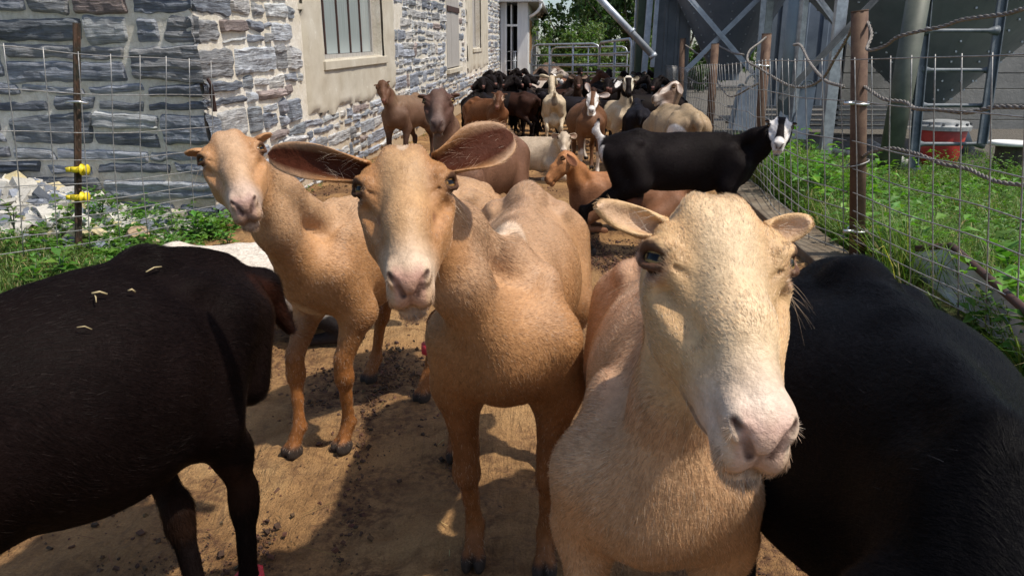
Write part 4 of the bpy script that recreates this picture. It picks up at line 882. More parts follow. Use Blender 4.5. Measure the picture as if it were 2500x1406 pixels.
class Field:
    def __init__(s, ax):
        s.ax = ax; s.F = np.full([len(a) for a in ax], 1.0, np.float32)
    def _sl(s, lo, hi):
        return tuple(slice(max(0, np.searchsorted(a, l)-1), min(len(a), np.searchsorted(a, h)+1)) for a, l, h in zip(s.ax, lo, hi))
    def put(s, fn, lo, hi, k, sub=False):
        m = max(k, .004)*1.0 + .03
        sl = s._sl(np.array(lo)-m, np.array(hi)+m)
        if any(q.stop <= q.start for q in sl): return
        X, Y, Z = np.meshgrid(*(a[q] for a, q in zip(s.ax, sl)), indexing='ij', sparse=True)
        d = fn(X, Y, Z).astype(np.float32); F = s.F[sl]
        if sub:
            h = np.clip(.5 - .5*(F + d)/k, 0, 1); s.F[sl] = F*(1-h) + (-d)*h + k*h*(1-h)
        else:
            h = np.clip(.5 + .5*(F-d)/k, 0, 1); s.F[sl] = F*(1-h) + d*h - k*h*(1-h)
    def cone(s, a, b, ra, rb, k=.03, sub=False):
        a = np.asarray(a, float); b = np.asarray(b, float); ab = b-a; L2 = ab.dot(ab) + 1e-12
        def fn(X, Y, Z):
            px, py, pz = X-a[0], Y-a[1], Z-a[2]
            t = np.clip((px*ab[0]+py*ab[1]+pz*ab[2])/L2, 0, 1)
            return np.sqrt((px-ab[0]*t)**2+(py-ab[1]*t)**2+(pz-ab[2]*t)**2) - (ra + (rb-ra)*t)
        r = max(ra, rb); s.put(fn, np.minimum(a, b)-r, np.maximum(a, b)+r, k, sub)
    def ell(s, c, r, R=None, k=.03, sub=False):
        c = np.asarray(c, float); r = np.asarray(r, float); R = np.eye(3) if R is None else np.asarray(R)  # columns = axes
        def fn(X, Y, Z):
            p = (X-c[0], Y-c[1], Z-c[2])
            q = [p[0]*R[0,i]+p[1]*R[1,i]+p[2]*R[2,i] for i in range(3)]
            k0 = np.sqrt(sum((q[i]/r[i])**2 for i in range(3))); k1 = np.sqrt(sum((q[i]/r[i]**2)**2 for i in range(3)))
            return k0*(k0-1)/(k1+1e-9)
        e = np.sqrt(((R*r[None, :])**2).sum(1)); s.put(fn, c-e, c+e, k, sub)
    def mesh(s, it=2):
        F = s.F; S = F < 0
        nx, ny, nz = [n-1 for n in F.shape]
        c = np.zeros((nx, ny, nz), np.int8)
        for i in (0,1):
            for j in (0,1):
                for k in (0,1): c += S[i:nx+i, j:ny+j, k:nz+k]
        act = (c > 0) & (c < 8); I = np.argwhere(act); idx = np.full(act.shape, -1, np.int64); idx[act] = np.arange(len(I))
        acc = np.zeros((len(I), 3)); cnt = np.zeros(len(I))
        cor = [(0,0,0),(1,0,0),(0,1,0),(1,1,0),(0,0,1),(1,0,1),(0,1,1),(1,1,1)]
        val = [F[I[:,0]+a, I[:,1]+b, I[:,2]+d] for a,b,d in cor]
        for a in range(8):
            for ax in range(3):
                if cor[a][ax] == 0:
                    b = a + (1 << ax); fa, fb = val[a], val[b]; m = (fa < 0) != (fb < 0)
                    t = fa[m]/(fa[m]-fb[m]+1e-12)
                    p = np.tile(np.array(cor[a], float), (m.sum(), 1)); p[:, ax] += t
                    acc[m] += p; cnt[m] += 1
        P = acc/cnt[:, None] + I
        X = np.stack([np.interp(P[:, i], np.arange(len(s.ax[i])), s.ax[i]) for i in range(3)], 1)
        quads = []
        for ax in range(3):
            sh = [slice(1, -1)]*3; sh[ax] = slice(0, -1)
            A = S[tuple(sh)]; sh2 = list(sh); sh2[ax] = slice(1, None); B = S[tuple(sh2)]
            E = np.argwhere(A != B); o = np.ones(3, int); o[ax] = 0; E = E + o
            fl = A[tuple((E-o).T)]
            u, w = [(1,2),(2,0),(0,1)][ax]
            eu = np.zeros(3, int); eu[u] = 1; ew = np.zeros(3, int); ew[w] = 1
            q = np.stack([idx[tuple((E-eu-ew).T)], idx[tuple((E-ew).T)], idx[tuple(E.T)], idx[tuple((E-eu).T)]], 1)
            q[~fl] = q[~fl][:, ::-1]; quads.append(q)
        Q = np.concatenate(quads)
        # light smoothing
        for _ in range(it):
            a = np.concatenate([Q[:,0],Q[:,1],Q[:,2],Q[:,3],Q[:,1],Q[:,2],Q[:,3],Q[:,0]])
            b = np.concatenate([Q[:,1],Q[:,2],Q[:,3],Q[:,0],Q[:,0],Q[:,1],Q[:,2],Q[:,3]])
            n = np.bincount(a, minlength=len(X)).astype(float)
            Sx = np.stack([np.bincount(a, X[b, i], len(X)) for i in range(3)], 1)/np.maximum(n, 1)[:, None]
            X = X*.5 + Sx*.5
        return X, Q

def mesh_normals(X, Q):
    n = np.cross(X[Q[:,2]]-X[Q[:,0]], X[Q[:,3]]-X[Q[:,1]]); N = np.zeros_like(X)
    for i in range(4): 
        for a in range(3): N[:, a] += np.bincount(Q[:, i], n[:, a], len(X))
    return N/(np.linalg.norm(N, axis=1)[:, None]+1e-12)

def head_prims(f, O, R, s, o):
    """goat head: y along the nose, z out of the forehead, origin between the eyes"""
    T = lambda p: O + s*(R @ np.array(p, float))
    w = o.get('hw', 1.0)
    def E(c, r, k=.02, sub=False, rx=0):
        A = R
        if rx: A = R @ np.array([[1,0,0],[0,cos(rx),-sin(rx)],[0,sin(rx),cos(rx)]])
        f.ell(T(c), np.array(r)*s, A, k*s, sub)
    def C(a, b, ra, rb, k=.02, sub=False): f.cone(T(a), T(b), ra*s, rb*s, k*s, sub)
    jaw = o.get('jaw', 1.0)
    E((0,-.020,-.030), (.050*w,.052,.054), .03)                # skull
    E((0,-.036,.006), (.034*w,.034,.028), .03)                    # poll
    for q in (-1, 1):
        E((q*.018,-.034,.026), (.016,.030,.012), .014)            # two lobes of the forehead
        E((q*.048*w,-.006,.016), (.016,.028,.013), .016)          # brow above the eye
        E((q*.036*w,.020,-.042), (.026,.062,.042*jaw), .03)          # cheek
        C((q*.044*w,.022,-.016), (q*.024,.115,-.020), .022, .015, .022)   # side of the upper jaw
        C((q*.030*w,.060,-.048), (q*.016,.130,-.042), .022, .016, .022)
    C((0,-.01,.008), (0,.080,.008), .034, .027, .022)             # bridge
    C((0,.080,.008), (0,.160,-.002), .027, .021, .022)
    C((0,.0,-.058), (0,.14,-.042), .030*jaw, .019, .03)              # jaw
    E((0,.148,-.016), (.029,.042,.028), .02)                      # muzzle
    E((0,.172,-.004), (.020,.018,.018), .012, rx=.35)                     # nose pad
    for q in (-1, 1):
        E((q*.015,.172,-.027), (.016,.024,.019), .010)            # upper lips
        E((q*.020,.166,.005), (.009,.020,.011), .010)             # nostril wing
    E((0,.168,-.055), (.020,.026,.014), .008)                     # chin
    # carved: hollow before the eye, temple, nostrils, philtrum, mouth
    for q in (-1, 1):
        C((q*.056*w,.036,-.004), (q*.040,.085,.004), .006, .004, .016, True)
    if o.get('fine', True):
        for q in (-1, 1):
            C((q*.0185,.186,.008), (q*.0085,.192,-.010), .0050, .0038, .0035, True)
            C((q*.0185,.186,.008), (q*.026,.174,.013), .0048, .0028, .0035, True)
            C((q*.003,.199,-.044), (q*.028,.182,-.046), .0022, .0024, .005, True)
            C((q*.028,.182,-.046), (q*.038,.130,-.042), .0024, .0020, .006, True)
            # eye socket and lids
            e = np.array([q*.0560*w, .002, .006]); n = unit((q*.78, .24, .58)); a = unit(np.cross(n, (0,-.75,1))*q); b = np.cross(n, a)*q; b = b if b[2] > 0 else -b
            if o.get('eyes', True):
                f.ell(T(e + n*.006), np.array((.0150,.0150,.0150))*s, None, .005*s, True)
                for t0 in range(14):
                    t = [2*pi*t0/14, 2*pi*(t0+1)/14]; P = [e + n*(.0130-.0065*abs(cos(x))**2) + a*.0185*cos(x) + b*(.0088 if sin(x) > 0 else .0095)*sin(x) for x in t]
                    C(P[0], P[1], .0034, .0034, .003)
                for x0 in (-.9, -.3, .3):          # hood of the upper lid
                    P = [e + n*.0125 - n*.006*x*x + a*.019*x + b*(.0125-.003*x*x) for x in (x0, x0+.6)]; C(P[0], P[1], .0042, .0042, .005)
                fr = a if a[1] > 0 else -a          # tear line
                C(e + n*.006 + fr*.020 - b*.003, e + n*.0 + fr*.034 - b*.008, .0016, .0012, .004, True)
        C((0,.192,-.010), (0,.197,-.036), .0020, .0020, .004, True)
    else:
        for q in (-1, 1): E((q*.060,.002,.008), (.012,.016,.012), .012, True)
    # beard wattle none

def std_prims(f, g, head):
    s = g.get('s', 1.0); bw = g.get('bw', 1.0); bz = g.get('bz', 1.0)
    P = lambda x, y, z: np.array([x, y, z])*s
    lie = g.get('lie', False); dz = -.30 if lie else 0
    def E(c, r, k=.05, R=None): f.ell(np.array(c)*s + (0,0,dz*s), np.array(r)*s, R, k*s)
    def C(a, b, ra, rb, k=.05, dzz=None):
        z = dz if dzz is None else dzz
        f.cone(np.array(a)*s + (0,0,z*s), np.array(b)*s + (0,0,z*s), ra*s, rb*s, k*s)
    E((0,.10,.565), (.104,.25,.155), .06)
    E((0,-.10,.545-.03*(bz-1)), (.148*bw,.26,.155*bz), .07)
    E((0,-.31,.61), (.105,.17,.110), .05)
    C((0,.24,.712), (0,-.02,.695), .022, .022, .04); C((0,-.02,.695), (0,-.25,.708), .022, .028, .04); C((0,-.25,.708), (0,-.44,.66), .034, .026, .05)
    for q in (-1, 1):
        E((q*.085,-.265,.678), (.022,.040,.022), .03)
        E((q*.060,-.44,.62), (.024,.030,.030), .035)
        E((q*.078*g.get('sh',1),.27,.545), (.034,.075,.125), .05)
        E((q*.050,.330,.53), (.038,.050,.09), .05)
    E((0,.335,.525), (.056,.062,.095), .045)
    C((0,.30,.465), (0,.14,.435), .034, .050, .05)
    # tail
    tl = g.get('tail', 'down')
    if tl == 'up': C((0,-.45,.665), (0,-.50,.735), .024, .016, .03); C((0,-.50,.735), (0,-.485,.80), .02, .010, .02)
    elif tl == 'down': C((0,-.45,.665), (0,-.515,.62), .026, .026, .03); C((0,-.515,.62), (0,-.53,.545), .028, .012, .02)
    for (p0, p1, r0, r1) in g.get('tailp', []): C(p0, p1, r0, r1, .03)
    hoof = []
    def foot(F, d):
        F = np.array(F, float); sd_ = np.array([d[1], -d[0], 0.])
        for q in (-1, 1):
            c = F + sd_*q*.0135*s + np.array([d[0], d[1], 0])*.012*s + (0,0,.020*s)
            R = np.c_[sd_, np.array([d[0], d[1], 0]), (0,0,1)]
            f.ell(c, np.array((.0135,.031,.027))*s, R, .004*s)
        hoof.append(F)
    if not lie:
        feet = g.get('feet', {})
        for q, kf, kh in ((-1,'FL','HL'), (1,'FR','HR')):
            # fore
            F = np.array(feet.get(kf, P(q*.085,.285,0)), float); el = P(q*.096,.262,.43); sh = P(q*.088,.325,.55)
            kn = el*.40 + F*.60 + P(0,.018,-.0) ; kn[2] = .245*s; fe = F + P(0,-.022,.085); pa = F + P(0,.0,.045)
            f.cone(sh, el, .056*s, .050*s, .04*s); f.cone(el, kn+P(0,0,.04), .046*s, .0230*s, .03*s)
            f.cone(kn+P(0,0,.05), kn+P(0,0,-.01), .0205*s, .0265*s, .02*s); f.cone(kn+P(0,0,-.0), kn*.5+fe*.5, .025*s, .0155*s, .015*s)
            f.cone(kn*.55+fe*.45, fe, .0155*s, .0185*s, .012*s); f.cone(fe, pa, .0195*s, .0200*s, .012*s)
            f.cone(fe+P(0,-.02,-.004), fe+P(0,-.022,-.016), .010*s, .006*s, .01*s)
            foot(F, g.get('fdir', (0,1)))
            # hind
            F = np.array(feet.get(kh, P(q*.095,-.40,0)), float); hp = P(q*.090,-.32,.60); st = P(q*.112,-.225,.45)
            hk = F + P(0,-.045,.27); hk[0] = hk[0]*.8 + st[0]*.2; fe = F + P(0,-.028,.085); pa = F + P(0,-.002,.045)
            f.cone(hp, st, .070*s, .058*s, .05*s); f.cone(P(q*.085,-.40,.58), P(q*.10,-.36,.46), .052*s, .045*s, .05*s)
            f.cone(st*.9+hk*.1, hk*.5+st*.5+P(0,-.018,0), .054*s, .034*s, .035*s); f.cone(hk*.45+st*.55+P(0,-.02,0), hk, .036*s, .020*s, .03*s)
            f.cone(hk+P(0,-.008,.018), hk+P(0,0,-.03), .020*s, .024*s, .02*s); f.cone(hk, fe, .022*s, .0165*s, .02*s)
            f.cone(fe, pa, .0235*s, .023*s, .015*s); f.cone(fe+P(0,-.02,-.004), fe+P(0,-.022,-.016), .010*s, .006*s, .01*s)
            foot(F, g.get('hdir', (0,1)))
        if g.get('udder', False):
            E((0,-.29,.36), (.085,.085,.10), .04)
            for q in (-1, 1): C((q*.045,-.28,.30), (q*.06,-.27,.22), .030, .010, .03)
    else:
        for q in (-1, 1):
            C((q*.11,.24,.17), (q*.12,.42,.045), .06, .033, .04, 0); C((q*.12,.42,.045), (q*.10,.22,.03), .03, .022, .02, 0)
            foot(P(q*.10,.20,.0), (0,-1))
            C((q*.10,-.30,.20), (q*.19,-.13,.11), .11, .075, .05, 0); C((q*.20,-.12,.09), (q*.21,-.36,.045), .05, .028, .04, 0)
            C((q*.21,-.36,.045), (q*.22,-.14,.03), .026, .02, .02, 0); foot(P(q*.22,-.12,.0), (0,1))
    # neck
    O, R, hs = head
    T = lambda p: O + hs*(R @ np.array(p, float))
    D = np.array((0,0,dz*s))
    base_t = P(0,.27,.665)+D; base_b = P(0,.355,.53)+D; hb = T((0,-.030,-.052)); ht = T((0,-.050,-.022))
    th = g.get('neck', 1.0)
    m_t = base_t*.5 + ht*.5 + P(0,.0,.0) + np.array(g.get('nbend', (0,0,0))); m_b = base_b*.5 + hb*.5 + np.array(g.get('nbend', (0,0,0)))
    f.cone(base_t, m_t, .044*s*th, .038*s*th, .05*s); f.cone(m_t, ht, .038*s*th, .036*s*th, .04*s)
    f.cone(base_b, m_b, .070*s*th, .050*s*th, .055*s); f.cone(m_b, hb, .050*s*th, .043*s*th, .04*s)
    return hoof

def ear_mesh(O, R, hs, base, d, nrm, L, Wd, cup=.5, curl=0, n=(22, 13), thick=.0035, round_=.55, ebase=.5):
    """leaf shaped cupped ear in head coordinates: grid closed front/back"""
    d = unit(d); nrm = np.array(nrm, float); nrm = unit(nrm - d*nrm.dot(d)); ac = np.cross(d, nrm)
    nu, nv = n; V0 = []; U = np.linspace(0, 1, nu)
    pos = np.array(base, float); dd = d.copy(); nn = nrm.copy(); pr = 0
    rows = []
    for i, u in enumerate(U):
        w = Wd*.5*((ebase + (1-ebase)*sstep(0, round_, u)) * np.sqrt(max(1-max(0,(u-round_)/(1-round_))**2.3, 0)) ) 
        step = (u-pr)*L; pr = u
        a = curl*step/L
        nd = dd*cos(a) + nn*sin(a); nn = nn*cos(a) - dd*sin(a); dd = nd
        pos = pos + dd*step
        row = []
        c_ = cup*(1.6*(1-u)**1.5 + .45)
        for j in range(nv):
            t = (j/(nv-1)*2-1); ang = t*c_*1.25
            k = w/max(np.sin(c_*1.25), .3) if c_*1.25 < pi/2 else w
            row.append(pos + ac*k*np.sin(ang) + nn*k*(1-np.cos(ang)))
        rows.append(row)
    A = np.array(rows)
    # normals
    du = np.gradient(A, axis=0); dv = np.gradient(A, axis=1); Nn = np.cross(du, dv); Nn /= np.linalg.norm(Nn, axis=2)[..., None]+1e-9
    if (Nn*nrm).sum() < 0: Nn = -Nn
    th = thick*(1-.75*np.abs(np.linspace(-1,1,nv))[None, :, None]**4)
    In = A + Nn*th; Out = A - Nn*th
    v = np.concatenate([In.reshape(-1,3), Out.reshape(-1,3)]); K = nu*nv; f = []
    for i in range(nu-1):
        for j in range(nv-1):
            a = i*nv+j; f.append((a, a+1, a+nv+1, a+nv)); f.append((K+a, K+a+nv, K+a+nv+1, K+a+1))
    for i in range(nu-1):
        f.append((i*nv, (i+1)*nv, K+(i+1)*nv, K+i*nv)); b = i*nv+nv-1; f.append((b, K+b, K+b+nv, b+nv))
    e = (nu-1)*nv
    for j in range(nv-1): f.append((e+j, e+j+1, K+e+j+1, K+e+j)); f.append((j, K+j, K+j+1, j+1))
    side = np.r_[np.ones(K), np.zeros(K)]; uu = np.tile(np.repeat(U, nv), 2); vv = np.tile(np.tile(np.linspace(-1,1,nv), nu), 2)
    v = O + hs*(v @ R.T)
    return v, np.array(f), side, uu, vv

def blend(c, w, col):
    w = np.clip(w, 0, 1)[:, None]; return c*(1-w) + np.array(col)[None, :]*w

def goat(label, pos, yaw, g, coat, head, ears=None, ear_in=(.16,.07,.04), res=(.014, .014), fur=0, furp=None, bands=(), group='goats of the herd in the lane', tex=None, eye=(.30,.15,.04), name='goat'):
    """pos/yaw place the goat (local +Y = forward); head = dict(eye=world, nose=world, side=world) or dict(at=local, f=local, side=local)"""
    s = g.get('s', 1.0); cy, sy = cos(yaw), sin(yaw)
    Rz = np.array([[cy,-sy,0],[sy,cy,0],[0,0,1]]); pos3 = np.array([pos[0], pos[1], g.get('z', 0.0)])
    loc = lambda p: Rz.T @ (np.asarray(p, float)-pos3)
    hs = g.get('hs', s)
    if 'eye' in head:
        O = loc(head['eye']); N = loc(head['nose']); fwd = unit(N-O); side = Rz.T @ np.asarray(head['side'], float)
        if 'len' not in head: hs = np.linalg.norm(N-O)/.195
    else:
        O = np.array(head['at'], float); fwd = unit(head['f']); side = np.array(head.get('side', (1,0,0)), float)
    side = unit(side - fwd*side.dot(fwd)); up = np.cross(side, fwd); R = np.c_[side, fwd, up]
    if 'feet_w' in g: g['feet'] = {k: loc(p) for k, p in g['feet_w'].items()}
    # grid
    fine, coarse = res
    H = O + hs*(R @ np.array((0,.06,-.01))); hr = np.array([.13,.13,.13])*hs
    lo = np.array([-.30, -.62, -.012])*s; hi = np.array([.30, .50, .80])*s
    if 'feet' in g:
        for p in g['feet'].values(): lo = np.minimum(lo, p-np.array((.05,.06,.01))); hi = np.maximum(hi, np.array(p)+.05)
    lo = np.minimum(lo, H-hr-.05); hi = np.maximum(hi, H+hr+.05); lo[2] = -.012
    axs = []
    for a in range(3):
        if fine < coarse:
            h0, h1 = H[a]-hr[a], H[a]+hr[a]
            p1 = np.arange(h0, lo[a]-coarse, -coarse)[::-1]; p2 = np.arange(h0+fine, h1, fine); p3 = np.arange(p2[-1]+coarse, hi[a]+coarse, coarse)
            axs.append(np.r_[p1, p2, p3])
        else: axs.append(np.arange(lo[a], hi[a]+coarse, coarse))
    f = Field(axs)
    std_prims(f, g, (O, R, hs))
    head_prims(f, O, R, hs, dict(g.get('ho', {}), fine=fine < .009))
    if g.get('extra'): g['extra'](f, (O, R, hs), loc, s)
    X, Q = f.mesh(1)
    keep_z = X[:, 2] < .001; X[keep_z, 2] = np.maximum(X[keep_z, 2], 0.0005)
    nb = len(X); earside = np.full(nb, -1.0); eu = np.zeros(nb); ev = np.zeros(nb)
    hair_e = []
    for e in (ears or []):
        v, fq, sd_, uu, vv = ear_mesh(O, R, hs, **{k: e[k] for k in e if k not in ('hair','hairc')})
        Q = np.concatenate([Q, fq + len(X)]); X = np.concatenate([X, v]); earside = np.r_[earside, sd_]; eu = np.r_[eu, uu]; ev = np.r_[ev, vv]
    N = mesh_normals(X, Q)
    hp = ((X-O)/hs) @ R          # head coordinates
    c = coat(X/s, hp, N, s)
    e_in = earside > .5; e_out = (earside >= 0) & ~e_in
    if e_in.any():
        q = np.clip(1.15-np.abs(ev)**3*1.2, 0, 1)
        ci = np.array(ear_in)[None, :]*np.ones((len(X), 1)); c = np.where(e_in[:, None], c*(1-q[:, None]) + ci*q[:, None], c)
    if g.get('hoofdark', True): c = blend(c, sstep(.045*s, .033*s, X[:, 2])*(earside < 0)*(1 if not g.get('lie') else 0), (.05,.04,.035))
    c = np.clip(c, .002, 1)
    me = np_mesh(name, X, quads=Q, attrs={'coat': c})
    o = link(name, me, M_COAT, None, True); o.location = pos3; o.rotation_euler = (0,0,yaw)
    tag(o, label, 'goat', group)
    # eyes
    if fine < .009 and g.get('ho', {}).get('eyes', True):
        w = g.get('ho', {}).get('hw', 1.0)
        for q in (-1, 1):
            n = unit((q*.78, .24, .58)); a = unit(np.cross(n, (0,-.75,1))*q); b = np.cross(n, a); cen = np.array([q*.0560*w, .002, .006]) + n*(-.0030)
            nu, nv = 40, 24; ph = np.linspace(0, pi*.62, nv)[:, None]; th = np.arange(nu)[None, :]*2*pi/nu
            r = .0165
            L = np.stack([r*np.sin(ph)*np.cos(th), r*np.sin(ph)*np.sin(th), r*np.cos(ph)*np.ones_like(th)], -1).reshape(-1, 3)
            pt = cen + L[:, :1]*a + L[:, 1:2]*b + L[:, 2:]*n
            rr = np.hypot(L[:, 0], L[:, 1]); col = np.tile(np.array((.10,.055,.03)), (len(L), 1))
            iris = rr < .0105; col[iris] = eye
            col[(rr > .0082) & iris] = np.array(eye)*.4; col[rr > .0105] = (.035,.018,.012)
            col[(np.abs(L[:, 0]) < .0078) & (np.abs(L[:, 1]) < .0034)] = (.004,.004,.005)
            fq = [(i*nu+j, i*nu+(j+1) % nu, (i+1)*nu+(j+1) % nu, (i+1)*nu+j) for i in range(nv-1) for j in range(nu)]
            wp = O + hs*(pt @ R.T)
            em = np_mesh('eye', wp, quads=fq, attrs={'coat': col}); link('eye', em, M_EYE, o, True)
    for b in bands:      # (foot, share of the way up the cannon, material)
        m = MB(); F_ = np.array(g['feet'][b[0]]); fr_ = b[0][0] == 'F'
        ctr = F_ + s*np.array((0, -.022 if fr_ else -.030-.015*b[1], .085+.17*b[1])); r, hgt, mat = .027*s, .035*s, b[2]
        m.lathe([(r, -hgt/2), (r*1.04, -hgt/2+.001), (r*1.06, 0), (r*1.04, hgt/2-.001), (r, hgt/2)], ctr, 20)
        m.box(ctr + (-r*.3, -r*1.25, -hgt/2), ctr + (r*.4, -r*.95, hgt/2))
        m.build('leg_band', mat, o, True)
    # fur
    if fur:
        p = dict(len=.012, rad=.00022, lift=.15, head=2.5, hlen=.6, pts=4, jit=.16)
        p.update(furp or {})
        fr = np.random.default_rng(len(X))
        T3 = np.concatenate([Q[:, [0,1,2]], Q[:, [0,2,3]]]); A = X[T3]
        ar = np.linalg.norm(np.cross(A[:,1]-A[:,0], A[:,2]-A[:,0]), axis=1)*.5
        cen = A.mean(1); hc = ((cen-O)/hs) @ R
        inh = (np.abs(hc[:,0]) < .11) & (hc[:,1] > -.10) & (hc[:,1] < .20) & (np.abs(hc[:,2]) < .11)
        wgt = ar*np.where(inh, p['head'], 1.0)
        if 'mask' in p: wgt = wgt*p['mask'](cen/s, hc)
        bare = (hc[:,1] > .162) & (np.abs(hc[:,0]) < .025) & (hc[:,2] > -.030) & (hc[:,2] < .018)
        eyeb = np.zeros(len(cen), bool)
        for q in (-1, 1): eyeb |= np.linalg.norm(hc - np.array([q*.066*g.get('ho',{}).get('hw',1.0), .006, .014]), axis=1) < .0165
        wgt[bare | eyeb] = 0
        wgt[(cen[:,2] < .035*s)] = 0
        es = earside[T3[:, 0]] > .5; wgt[es] *= .25
        n = fur; ti = fr.choice(len(T3), n, p=wgt/wgt.sum()); r1 = np.sqrt(fr.random(n)); r2 = fr.random(n)
        bc = np.stack([1-r1, r1*(1-r2), r1*r2], 1); tv = T3[ti]
        rt = (X[tv]*bc[..., None]).sum(1); nn = (N[tv]*bc[..., None]).sum(1); nn /= np.linalg.norm(nn, axis=1)[:, None]+1e-9
        cc = (c[tv]*bc[..., None]).sum(1); h3 = ((rt-O)/hs) @ R
        # flow
        d = np.tile(np.array((0,-.85,-.45)), (n, 1))
        leg = sstep(.40*s, .30*s, rt[:, 2])*(0 if g.get('lie') else 1); d = d*(1-leg[:, None]) + np.array((0,-.1,-1.))*leg[:, None]
        dh = np.linalg.norm(h3 - np.array((0,.04,-.01)), axis=1)
        nk = sstep(.42, .16, dh); ndir = unit(np.array((0,.30,.55))*s - O); d = d*(1-nk[:, None]) + ndir*nk[:, None]
        inh3 = sstep(.15, .125, dh)[:, None]
        hd = np.c_[h3[:, 0]*2.0, np.full(n, -.9), -.25 + 0*h3[:, 1]]
        pole = sstep(-.03, -.09, h3[:, 1])[:, None]*sstep(-.02, .02, h3[:, 2])[:, None]
        hd = hd*(1-pole) + np.c_[h3[:, 0]*3, np.full(n, -.6), np.full(n, .5)]*pole
        hd = hd @ R.T; d = d*(1-inh3) + hd*inh3
        isear = earside[tv[:, 0]] >= 0
        d[isear] = (rt[isear]-(O + hs*(R @ np.array((0,-.06,0))))); 
        d /= np.linalg.norm(d, axis=1)[:, None]+1e-9
        d = d - nn*(d*nn).sum(1)[:, None]; d /= np.linalg.norm(d, axis=1)[:, None]+1e-9
        jn = np.stack([vnoise(rt+k*7.3, 14) for k in range(3)], 1)*.42 + fr.normal(0, p['jit'], (n, 3))
        d = d + jn; d = d - nn*(d*nn).sum(1)[:, None]; d /= np.linalg.norm(d, axis=1)[:, None]+1e-9
        Ln = p['len']*fr.uniform(.6, 1.25, n)*(inh3[:, 0]*p['hlen'] + 1-inh3[:, 0])
        muz = sstep(.10, .16, h3[:, 1])*inh3[:, 0]; Ln *= 1-.87*muz
        Ln[isear] *= .55
        if 'ridge' in p: Ln *= 1 + p['ridge']*sstep(.025*s, .0, np.abs(rt[:, 0]))*sstep(.66*s, .70*s, rt[:, 2])*(1-inh3[:, 0])
        tuft = (pole[:, 0]*inh3[:, 0]); Ln *= 1+.9*tuft
        lift = p['lift']*fr.uniform(.5, 1.6, n)
        K = p['pts']; tt = np.linspace(0, 1, K)
        pts = rt[:, None, :] - nn[:, None, :]*.001 + (d[:, None, :]*tt[None, :, None]*np.cos(lift)[:, None, None] + nn[:, None, :]*(np.sin(lift)[:, None, None]*(tt*(1.25-.45*tt))[None, :, None]))*Ln[:, None, None]
        rad = np.tile((1-tt**1.5*.85), (n, 1))*p['rad']*fr.uniform(.7, 1.3, n)[:, None]
        cc = cc*fr.uniform(.5, 1.45, n)[:, None]*(1 + p.get('cl', .17)*(vnoise(rt*(1,1,.2), 70) + .7*vnoise(rt*(1,1,.22), 180)))[:, None]
        tip = p.get('tip', 0)
        if tip: q = fr.random(n) < tip; cc[q] = cc[q]*.4 + np.array(p.get('tipc', (.75,.6,.45)))*.6
        allp, allr, allc = [pts.reshape(-1, 3)], [rad.ravel()], [cc]; sizes = [K]*n
        # whiskers, beard bristles, ear hair
        def strands(root, dr, L, r, col, m=6, droop=.3):
            root = np.asarray(root); k = len(root); t = np.linspace(0, 1, m)
            q = root[:, None, :] + dr[:, None, :]*t[None, :, None]*L[:, None, None] - np.array((0,0,1.))*(t**2)[None, :, None]*(L*droop)[:, None, None]
            allp.append(q.reshape(-1, 3)); allr.append((np.tile(1-.85*t, (k, 1))*r).ravel()); allc.append(np.tile(np.array(col), (k, 1))*fr.uniform(.7, 1.2, k)[:, None]); sizes.extend([m]*k)
        if g.get('whisk', 1):
            sel = np.where((h3[:, 1] > .12) & (h3[:, 2] < -.035))[0]
            sel = fr.choice(sel, min(len(sel), g.get('whisk', 1)*40)); hdv = np.c_[h3[sel,0]*8, np.full(len(sel), .9), np.full(len(sel), -.7)] + fr.normal(0, .3, (len(sel), 3))
            hdv = (hdv/np.linalg.norm(hdv, axis=1)[:, None]) @ R.T
            strands(rt[sel], hdv, fr.uniform(.004, .013, len(sel))*hs, .00013, (.75,.66,.5))
            for q in (-1, 1):
                k = 14; ro = np.array([q*.062, .012, -.012]) + fr.normal(0, .006, (k, 3)); dd = np.array([q*1., .4, -.5]) + fr.normal(0, .35, (k, 3)); dd /= np.linalg.norm(dd, axis=1)[:, None]
                strands(O + hs*(ro @ R.T), dd @ R.T, fr.uniform(.02, .045, k)*hs, .00016, (.6,.45,.3))
        for e in (ears or []):
            if e.get('hair'):
                k = e['hair']; v, fq, sd_, uu, vv = ear_mesh(O, R, hs, **{q: e[q] for q in e if q not in ('hair','hairc')})
                NN = mesh_normals(v, fq); ok = np.where((sd_ > .5) & (uu > .06) & (uu < .42))[0]; pk = fr.choice(ok, k)
                tipd = unit(v[np.where(uu > .95)[0]].mean(0) - v[np.where(uu < .05)[0]].mean(0))
                dd = tipd[None, :]*.9 + NN[pk]*.42 + fr.normal(0, .28, (k, 3)); dd /= np.linalg.norm(dd, axis=1)[:, None]
                strands(v[pk] + NN[pk]*.0005 + fr.normal(0, .0015, (k, 3)), dd, fr.uniform(.010, .030, k)*hs, .00012, e.get('hairc', (.80,.66,.5)), 6, .15)
        cu = bpy.data.hair_curves.new('fur'); cu.add_curves([int(x) for x in sizes])
        PP = np.concatenate(allp).astype(np.float32); cu.attributes['position'].data.foreach_set('vector', PP.ravel())
        ra = cu.attributes.new('radius', 'FLOAT', 'POINT'); ra.data.foreach_set('value', np.concatenate(allr).astype(np.float32))
        ca = cu.attributes.new('coat', 'FLOAT_COLOR', 'CURVE'); C4 = np.concatenate(allc); C4 = np.clip(np.c_[C4, np.ones(len(C4))], .002, 1)
        ca.data.foreach_set('color', C4.astype(np.float32).ravel())
        cu.materials.append(M_FUR); fo = bpy.data.objects.new('fur', cu); COL.objects.link(fo); fo.parent = o
    return o
